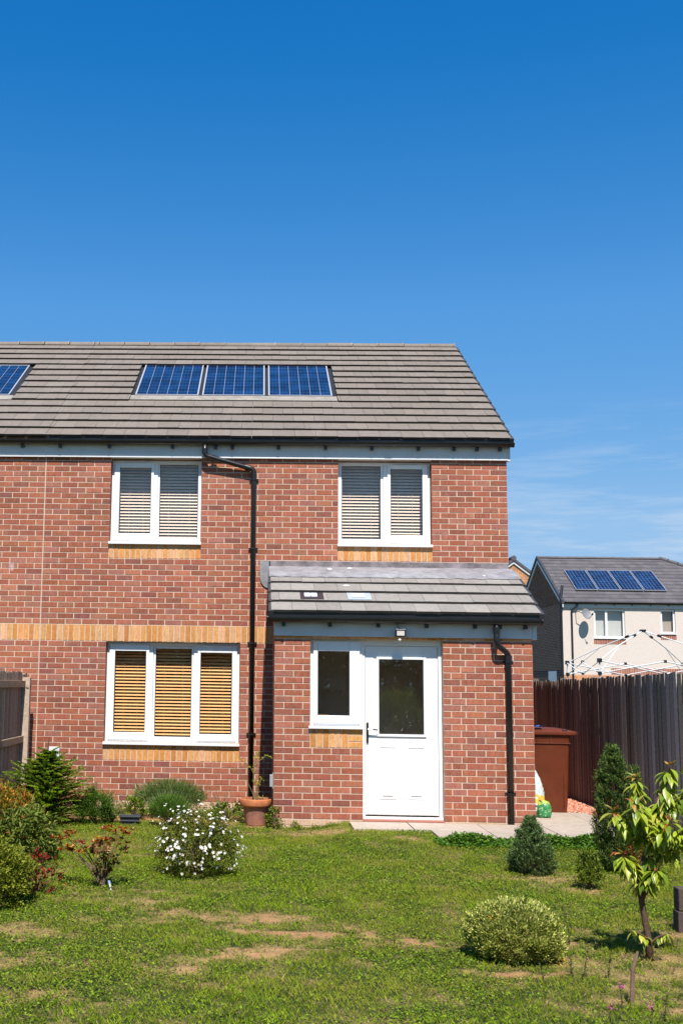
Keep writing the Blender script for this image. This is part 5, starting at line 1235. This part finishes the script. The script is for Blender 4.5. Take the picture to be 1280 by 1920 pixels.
bag('small_sack', 'small green bag with yellow top beside the white compost bag', (.17, -.98, -.01), .17, .14, .20, cg, 5, .55)

# ------------------------------------------------------------------ pop-up gazebo frame beyond the fence
gz = thing('gazebo_frame', 'bare white pop-up gazebo frame with black joints standing beyond the right fence', 'gazebo', (5.66, 12.0, GZ_))
Cn = {'nl': (4.22, 10.6), 'nr': (7.10, 10.6), 'fl': (4.24, 13.4), 'fr': (7.06, 13.4)}; ZT, ZL = 2.19, 1.91; PK = (5.646, 12.0, 2.93)
for k, (x, y) in Cn.items():
    q = MB(); q.tube([(x, y, GZ_), (x, y, 2.22)], .02, 4); bpart(q, 'leg', M['metal_white'], gz)
    q = MB(); q.box(x - .045, x + .045, y - .045, y + .045, ZT - .04, ZT + .05); q.box(x - .035, x + .035, y - .035, y + .035, ZL - .04, ZL + .04); bpart(q, 'bracket', M['black'], gz)
    P_, T_ = Vector(PK), Vector((x, y, ZT)); elb = T_.lerp(P_, .45) + Vector((0, 0, .04)); jn = T_.lerp(P_, .80) + Vector((0, 0, .02))
    q = MB(); q.tube([T_, elb, jn, P_], .013, 6); q.tube([Vector((x, y, ZL)), elb], .010, 6); bpart(q, 'roof_pole', M['metal_white'], gz)
    q = MB(); q.tube([jn - (P_ - jn).normalized() * .05, jn + (P_ - jn).normalized() * .05], .030, 8); bpart(q, 'joint', M['black'], gz)
for a, b in (('nl', 'nr'), ('fl', 'fr'), ('nl', 'fl'), ('nr', 'fr')):
    A, B_ = Vector((*Cn[a], 0)), Vector((*Cn[b], 0)); mid = (A + B_) / 2
    q = MB()
    for s, e in ((A, mid), (mid, B_)):
        o1 = Vector((0, .012, 0)) if abs((B_ - A).x) > 1 else Vector((.012, 0, 0))
        q.tube([s + Vector((0, 0, ZT)) + o1, e + Vector((0, 0, ZL)) + o1], .012, 4); q.tube([s + Vector((0, 0, ZL)) - o1, e + Vector((0, 0, ZT)) - o1], .012, 4)
    bpart(q, 'scissor_bars', M['metal_white'], gz)
    q = MB(); q.box(mid.x - .03, mid.x + .03, mid.y - .03, mid.y + .03, ZT - .03, ZT + .03); q.box(mid.x - .025, mid.x + .025, mid.y - .025, mid.y + .025, ZL - .025, ZL + .025); bpart(q, 'joint', M['black'], gz)
q = MB(); q.box(PK[0] - .06, PK[0] + .06, PK[1] - .06, PK[1] + .06, PK[2] - .03, PK[2] + .03); bpart(q, 'peak_joint', M['black'], gz)

# ------------------------------------------------------------------ far pale house
fh = thing('rendered_house', 'pale rendered house with dark tiled roof and four solar panels beyond the right fence', 'house', (10.2, 37, GZ_))
HX0, HX1, HY, HB_ = 10.22, 20.4, 37.0, 45.6
w_ = MB(); wins = [(11.61, 12.98, 3.82, 5.13), (14.56, 15.20, 4.05, 5.14)]
zs = [(2.2, 3.82), (3.82, 4.05), (4.05, 5.13), (5.13, 5.5)]
for z0, z1 in zs:
    x = HX0
    for (a, b, c, d) in wins:
        if c < z1 - .02 and d > z0 + .02: w_.box(x, a, HY, HY + .3, z0, z1); x = b
    w_.box(x, HX1, HY, HY + .3, z0, z1)
bpart(w_, 'rendered_wall', M['render'], fh)
g = Wall(lambda u, z, d: (u, HY - d, z))
for r in range(-2, 29): g.row(r, HX0, 16.6, HX0, r % 2 == 0, [((.50, .22, .10), 2), ((.56, .27, .12), 2), ((.44, .19, .09), 1)])
g.soldiers(12.3, 16.6, 2.21, 2.50, RED); 
o = g.mb.build('brickwork', M['brick'], fh); o.location = (-10.2, -37, -GZ_)
for a, b, c, d in ((11.58, 13.01, 3.55, 3.775), (14.53, 15.23, 3.78, 4.0)):
    g = Wall(lambda u, z, d_: (u, HY - d_ - .004, z)); g.soldiers(a, b, c, d, RED); o = g.mb.build('sill_bricks', M['brick'], fh); o.location = (-10.2, -37, -GZ_)
q = MB(); q.box(HX0 + .001, HX1, HY + .0, HY + .3, GZ_, 2.199); q.box(HX1 - .3, HX1, HY + .3, HB_, GZ_, 5.5); q.box(HX0, HX1 - .3, HB_ - .3, HB_, GZ_, 5.5); bpart(q, 'lower_wall', M['mortar'], fh)
# gable, dark brown brick facing left
GBR = [((.26, .125, .075), 4), ((.30, .15, .09), 3), ((.22, .105, .065), 3)]
q = MB(); q.box(HX0, HX0 + .3, HY + .3, HB_, GZ_, 5.5)
i = len(q.v); q.v += [(HX0, HY, 5.5), (HX0, HB_, 5.5), (HX0, 41.3, 7.75), (HX0 + .3, HY, 5.5), (HX0 + .3, HB_, 5.5), (HX0 + .3, 41.3, 7.75)]
q.f += [(i, i + 2, i + 1), (i + 3, i + 4, i + 5), (i, i + 1, i + 4, i + 3), (i + 1, i + 2, i + 5, i + 4), (i + 2, i, i + 3, i + 5)]; q.c += [(1, 1, 1)] * 5
bpart(q, 'gable_wall', M['mortar'], fh)
g = Wall(lambda u, z, d: (HX0 - d, u, z))
for r in range(-1, 103):
    z = r * .075; a, b = HY, HB_
    if z > 5.4: a = HY + (z - 5.4) / .55 + .1; b = HB_ - (z - 5.4) / .55 - .1
    if b - a < .3: break
    g.row(r, a, b, HY, r % 2 == 0, GBR if r > 31 or r < 28 else [((.10, .045, .035), 1)])
o = g.mb.build('brickwork', M['brick_plain'], fh); o.location = (-10.2, -37, -GZ_)
FT = [((.105, .095, .100)), ((.118, .106, .110)), ((.095, .086, .092))]
f_sl = (7.86 - 5.40) / (41.3 - 36.75)
def hipped():
    mb = MB(); n = 13; gy = (41.3 - 36.75) / n
    for c in range(n):
        y0, y1 = 36.75 + gy * c, 36.75 + gy * (c + 1); z0, z1 = 5.40 + gy * f_sl * c, 5.40 + gy * f_sl * (c + 1)
        xr0 = 20.9 - (y0 - 36.75) * 1.07
        x = HX0 - .05; k = 0
        while x < xr0:
            b = min(x + .33 if k or c % 2 else x + .17, xr0); k += 1
            mb.hexa([(x + .002, y0, z0 + .0), (b - .002, y0, z0 + .0), (b - .002, y1 + .06, z1 + .005), (x + .002, y1 + .06, z1 + .005), (x + .002, y0, z0 + .055), (b - .002, y0, z0 + .055), (b - .002, y1 + .06, z1 + .03), (x + .002, y1 + .06, z1 + .03)], jit(random.choice(FT), .07)); x = b
    return bpart(mb, 'roof', M['far_tile'], fh)
hipped()
q = MB(); q.v = [(HX0, 36.8, 5.38), (20.85, 36.8, 5.38), (20.85, 45.8, 5.38), (HX0, 45.8, 5.38), (HX0, 41.3, 7.82), (16.05, 41.3, 7.82)]
q.f = [(0, 1, 5, 4), (1, 2, 5), (2, 3, 4, 5), (3, 0, 4), (0, 3, 2, 1)]; q.c = [(.1, .092, .098)] * 5; bpart(q, 'roof_deck', M['far_tile'], fh)
o = ridge(fh, HX0 - .05, 16.1, 41.3, 7.86, r=.12, seg=.45, cols=FT, mkey='far_tile'); o.location = (-10.2, -37, -GZ_)
q = MB(); 
for k in range(14):
    a = Vector((16.05, 41.3, 7.90)).lerp(Vector((20.85, 36.8, 5.44)), k / 14); b = Vector((16.05, 41.3, 7.90)).lerp(Vector((20.85, 36.8, 5.44)), (k + .94) / 14); q.tube([a, b], [.10, .115], 8, FT[0])
bpart(q, 'hip_tiles', M['far_tile'], fh)
q = MB(); q.box(HX0 - .04, HX1 + .3, HY - .06, HY - .003, 5.16, 5.40); bpart(q, 'fascia', M['fascia'], fh)
g = gutter(fh, HX0 - .1, 20.8, HY - .13, 5.38, brackets=(10.9, 11.7, 12.5, 13.3, 14.1, 14.9, 15.7)); g.location = (-10.2, -37, -GZ_)
# barge board and dark verge down the gable edge
q = MB(); 
for (ya, za, yb, zb) in ((36.75, 5.34, 41.3, 7.80), (45.85, 5.34, 41.3, 7.80)):
    q.hexa([(HX0 - .05, ya, za - .18), (HX0 - .003, ya, za - .18), (HX0 - .003, yb, zb - .18), (HX0 - .05, yb, zb - .18), (HX0 - .05, ya, za + .0), (HX0 - .003, ya, za + .0), (HX0 - .003, yb, zb + .0), (HX0 - .05, yb, zb + .0)])
bpart(q, 'barge_board', M['fascia'], fh)
q = MB()
for (ya, za, yb, zb) in ((36.72, 5.34, 41.3, 7.82), (45.85, 5.34, 41.3, 7.82)):
    q.hexa([(HX0 - .09, ya, za), (HX0 + .03, ya, za), (HX0 + .03, yb, zb), (HX0 - .09, yb, zb), (HX0 - .09, ya, za + .13), (HX0 + .03, ya, za + .13), (HX0 + .03, yb, zb + .13), (HX0 - .09, yb, zb + .13)])
bpart(q, 'verge_caps', M['verge'], fh)
def fwin(x0, x1, z0, z1, mull, dark):
    q = MB(); frame_bars(q, x0, x1, z0, z1, .07, HY + .06, HY + .14)
    if mull: q.box(mull - .05, mull + .05, HY + .05, HY + .14, z0 + .07, z1 - .07)
    q.box(x0 - .03, x1 + .03, HY - .05, HY + .05, z0 - .05, z0 - .001)
    o = bpart(q, 'window', M['upvc'], fh)
    for a, b in (((x0 + .07, mull - .05), (mull + .05, x1 - .07)) if mull else ((x0 + .07, x1 - .07),)):
        p = MB(); p.box(a, b, HY + .09, HY + .10, z0 + .07, z1 - .07); bpart(p, 'pane', M['glass'], o)
    p = MB(); p.box(x0 + .05, x1 - .05, HY + .28, HY + .295, z0, z1); bpart(p, 'curtain', M['curtain' if not dark else 'inside'], o)
fwin(11.62, 12.97, 3.84, 5.11, 12.17, False); fwin(14.57, 15.19, 4.07, 5.12, None, True)
q = MB(); q.box(HX0 + .001, HX1 - .3, HY + .301, HB_ - .3, 2.4, 2.5); bpart(q, 'interior', M['inside'], fh)
q = MB(); q.box(HX0 - .025, HX0 + .02, HY + 1.2, HY + 2.7, 1.75, 2.35); bpart(q, 'side_window', M['upvc'], fh)
for k in range(4):
    x0 = 11.05 + k * 1.03
    s_ = solar(fh, x0, x0 + .985, 37.75, 39.75, f_sl, 36.75, 5.44, lift=.07, label=['leftmost', 'second from left', 'third from left', 'rightmost'][k] + ' of the four panels on the pale house'); s_.location = (-10.2, -37, -GZ_)
q = MB(); q.tube([(10.85, HY - .13, 5.34), (10.85, HY - .13, 5.22), (10.62, HY - .06, 5.05), (10.62, HY - .06, 0)], .04, 8); bpart(q, 'downpipe', M['black'], fh)
q = MB(); q.tube([(HX0 - .07, HY - .05, 0), (HX0 - .07, HY - .05, 5.35), (HX0 - .07, HY - .05, 5.55), (HX0 + .05, HY + .1, 6.15)], .065, 8); bpart(q, 'soil_pipe', M['black'], fh)
# satellite dish
q = MB(); base = Vector((11.15, HY - .42, 4.85)); ax = Vector((.35, -.85, .35)).normalized(); u = ax.cross(Vector((0, 0, 1))).normalized(); v = ax.cross(u)
rings = []
for i in range(7):
    r = .23 * i / 6; rings.append([tuple(base + u * r * math.cos(t_) + v * r * 1.12 * math.sin(t_) + ax * (r * r * 1.1)) for t_ in np.linspace(0, 2 * math.pi, 25)[:-1]])
loft(q, rings, cap0=False, cap1=False); rings2 = [[tuple(Vector(p) - ax * .012) for p in r] for r in rings]; loft(q, rings2, cap0=False, cap1=False)
do = bpart(q, 'satellite_dish', M['dish'], fh, smooth=True)
q = MB(); q.tube([(10.80, HY - .0, 4.95), (10.85, HY - .35, 4.98), tuple(base - ax * .05)], .018, 6); q.tube([tuple(base - v * -.28 + ax * .08), tuple(base + ax * .38 + v * .20)], .012, 6); q.tube([tuple(base + ax * .36 + v * .2), tuple(base + ax * .44 + v * .16)], .035, 8)
q2 = q.build('arm', M['black'], do); q2.location = (0, 0, 0)

# second house: only its orange brick gable shows
oh = thing('orange_brick_house', 'distant orange brick gable peeping out left of the pale rendered house', 'house', (8.0, 55, GZ_))
q = MB(); ax0, ax1, apx, zb, za = 7.9, 16.1, 12.0, 5.95, 9.05
q.box(ax0, ax1, 55.01, 64, GZ_, 5.9); i = len(q.v); q.v += [(ax0, 55.01, 5.9), (ax1, 55.01, 5.9), (apx, 55.01, za), (ax0, 64, 5.9), (ax1, 64, 5.9), (apx, 64, za)]
q.f += [(i, i + 1, i + 2), (i + 3, i + 5, i + 4), (i + 1, i + 4, i + 5, i + 2), (i, i + 2, i + 5, i + 3)]; q.c += [(1, 1, 1)] * 4; bpart(q, 'wall', M['mortar'], oh)
g = Wall(lambda u, z, d: (u, 55.01 - d * 1.5, z)); OB = [((.50, .23, .10), 3), ((.56, .28, .13), 2), ((.44, .19, .085), 2)]
for r in range(50, 122):
    z = r * .075; a, b = ax0, ax1
    if z > 5.85: a = apx - (za - z) / .756 + .02; b = apx + (za - z) / .756 - .02
    if b - a < .3: break
    g.row(r, a, b, ax0, r % 2 == 0, OB)
o = g.mb.build('brickwork', M['brick'], oh); o.location = (-8, -55, -GZ_)
for nm, mk, y0, y1, h0, h1, off in (('barge_board', 'fascia', 54.92, 55.0, -.05, .12, .0), ('roof', 'far_tile', 54.86, 64.1, .13, .30, 0)):
    q = MB()
    for s in (-1, 1):
        xa, xb = apx, apx + s * 4.5; z1, z0 = za, za - 4.5 * .756
        q.hexa([(xa, y0, z1 + h0), (xb, y0, z0 + h0), (xb, y1, z0 + h0), (xa, y1, z1 + h0), (xa, y0, z1 + h1), (xb, y0, z0 + h1), (xb, y1, z0 + h1), (xa, y1, z1 + h1)], (.09, .085, .10))
    bpart(q, nm, M[mk], oh)
q = MB(); q.tube([(apx, 54.84, za + .28), (apx, 64.1, za + .28)], .16, 10, (.09, .085, .1)); bpart(q, 'ridge_tiles', M['far_tile'], oh)

# ------------------------------------------------------------------ the lawn itself
def lawn(name, n, region, lmin, lmax, wd, seed, clover=False):
    rng = np.random.default_rng(seed); x = rng.uniform(region[0], region[1], n); y = rng.uniform(region[2], region[3], n)
    d, b, c = lawn_fields(x, y); dens = np.clip(1.0 - b * (.80 if not clover else 1.3), 0.02 if clover else .25, 1)
    if clover: dens = dens * np.clip(c * .9 + .08, 0, 1)
    else: dens = dens * (1 - .35 * c)
    inside = ((x > -2.28) & (x < .88) & (y > -2.43)) | ((x > -1.43) & (x < .88) & (y > -3.15)) | (x > 1.2) | (x < -6.43) | (y > -1.74) & (x > -3.17) | (y > -.0)
    bed = (y > -1.35) & (x < -3.15); dens = np.where(bed, dens * .25, dens)
    k = (rng.random(n) < dens) & ~inside; x, y, d, b, c = x[k], y[k], d[k], b[k], c[k]; n = len(x)
    tint = fbm(x, y, 1.7, 91)[:, None]; f2 = fbm(x, y, 8, 55)[:, None]
    g = np.where(rng.random((n, 1)) < .5, np.array([[.150, .225, .009]]), np.array([[.265, .350, .018]])); g = g * (.45 + 1.45 * f2) * rng.uniform(.7, 1.3, (n, 1)); yel = np.array([.37, .37, .045]); tan = np.array([.52, .40, .17])
    mixy = np.clip((tint - .36) * 3.2 + rng.normal(0, .25, (n, 1)), 0, 1) * .65; col = g * (1 - mixy) + yel * mixy
    isdry = rng.random(n) < np.clip(d * 1.05 + .11, 0, 1); col = np.where(isdry[:, None], tan * rng.uniform(.55, 1.15, (n, 1)), col)
    if clover:
        col = palette(n, [((.13, .21, .012), 4), ((.23, .33, .022), 3), ((.055, .10, .010), 3)], rng)
        dirs = rnd_dirs(n, rng) * [1, 1, .3] + [0, 0, .1]; nr = np.array([0, 0, 1.]) + rnd_dirs(n, rng) * .45; z = rng.uniform(.006, .030, n)
        return leaf_mesh(name, M['grass'], np.stack([x, y, gh(x, y) + z], 1), dirs, nr, rng.uniform(.010, .020, n), .016, col, None, .12, .0)
    th = rng.random(n) * 2 * np.pi; ln = rng.uniform(.35, 1.1, n); flat = isdry & (rng.random(n) < .6); dirs = np.stack([np.cos(th) * ln, np.sin(th) * ln, np.where(flat, .18, 1.0)], 1); nr = np.stack([np.cos(th + 1.5), np.sin(th + 1.5), np.full(n, .2)], 1)
    L_ = rng.uniform(lmin, lmax, n) * (1 - .45 * d) * (1 - .3 * b) * (.6 + .9 * vnoise(x, y, 3.1, 66)) * np.where(rng.random(n) < .015, 1.9, 1)
    return leaf_mesh(name, M['grass'], np.stack([x, y, gh(x, y) + .001], 1), dirs, nr, L_, wd, col, None, .1, .12)
tag(lawn('grass', 380000, (-6.4, 1.2, -10.4, 0), .016, .040, .0046, 1), 'patchy sunlit lawn grass with dry tan areas', 'grass', kind='stuff')
tag(lawn('clover', 210000, (-6.4, 1.2, -10.4, -1.5), 0, 0, 0, 2, clover=True), 'dark green clover growing through the lawn', 'clover', kind='stuff')

# ------------------------------------------------------------------ behind the camera: unseen greenery added for the window glass to reflect
rng = np.random.default_rng(123); n = 26000
hx = rng.uniform(-16, 10, n); hz_ = rng.random(n); top = 3.4 + 1.6 * fbm(hx, hx * 0, .5, 7); hy = -30 + rng.normal(0, .5, n)
hd = leaf_mesh('reflection_hedge', M['leaf'], np.stack([hx, hy, GZ_ + hz_ * top], 1), rnd_dirs(n, rng), rnd_dirs(n, rng), .28, .20, palette(n, [(G1, 2), (G3, 3), (G2, 1)], rng))
tag(hd, 'tall leafy greenery added unseen behind the camera for the glass to reflect', 'reflection_hedge', kind='stuff')

shrub('reflection_bush', 'leafy yellow-green bush added unseen behind the camera to mirror in the door glass', 'shrub', (.25, -19.2, GZ_), 1.7, 1.45, [((.18, .26, .03), 3), ((.26, .33, .04), 2), ((.10, .16, .02), 2)], 260, 22, .10, .045, .13, seed=201, core=.5, bumpy=.3)  # unseen bush, added so the door glass mirrors some green
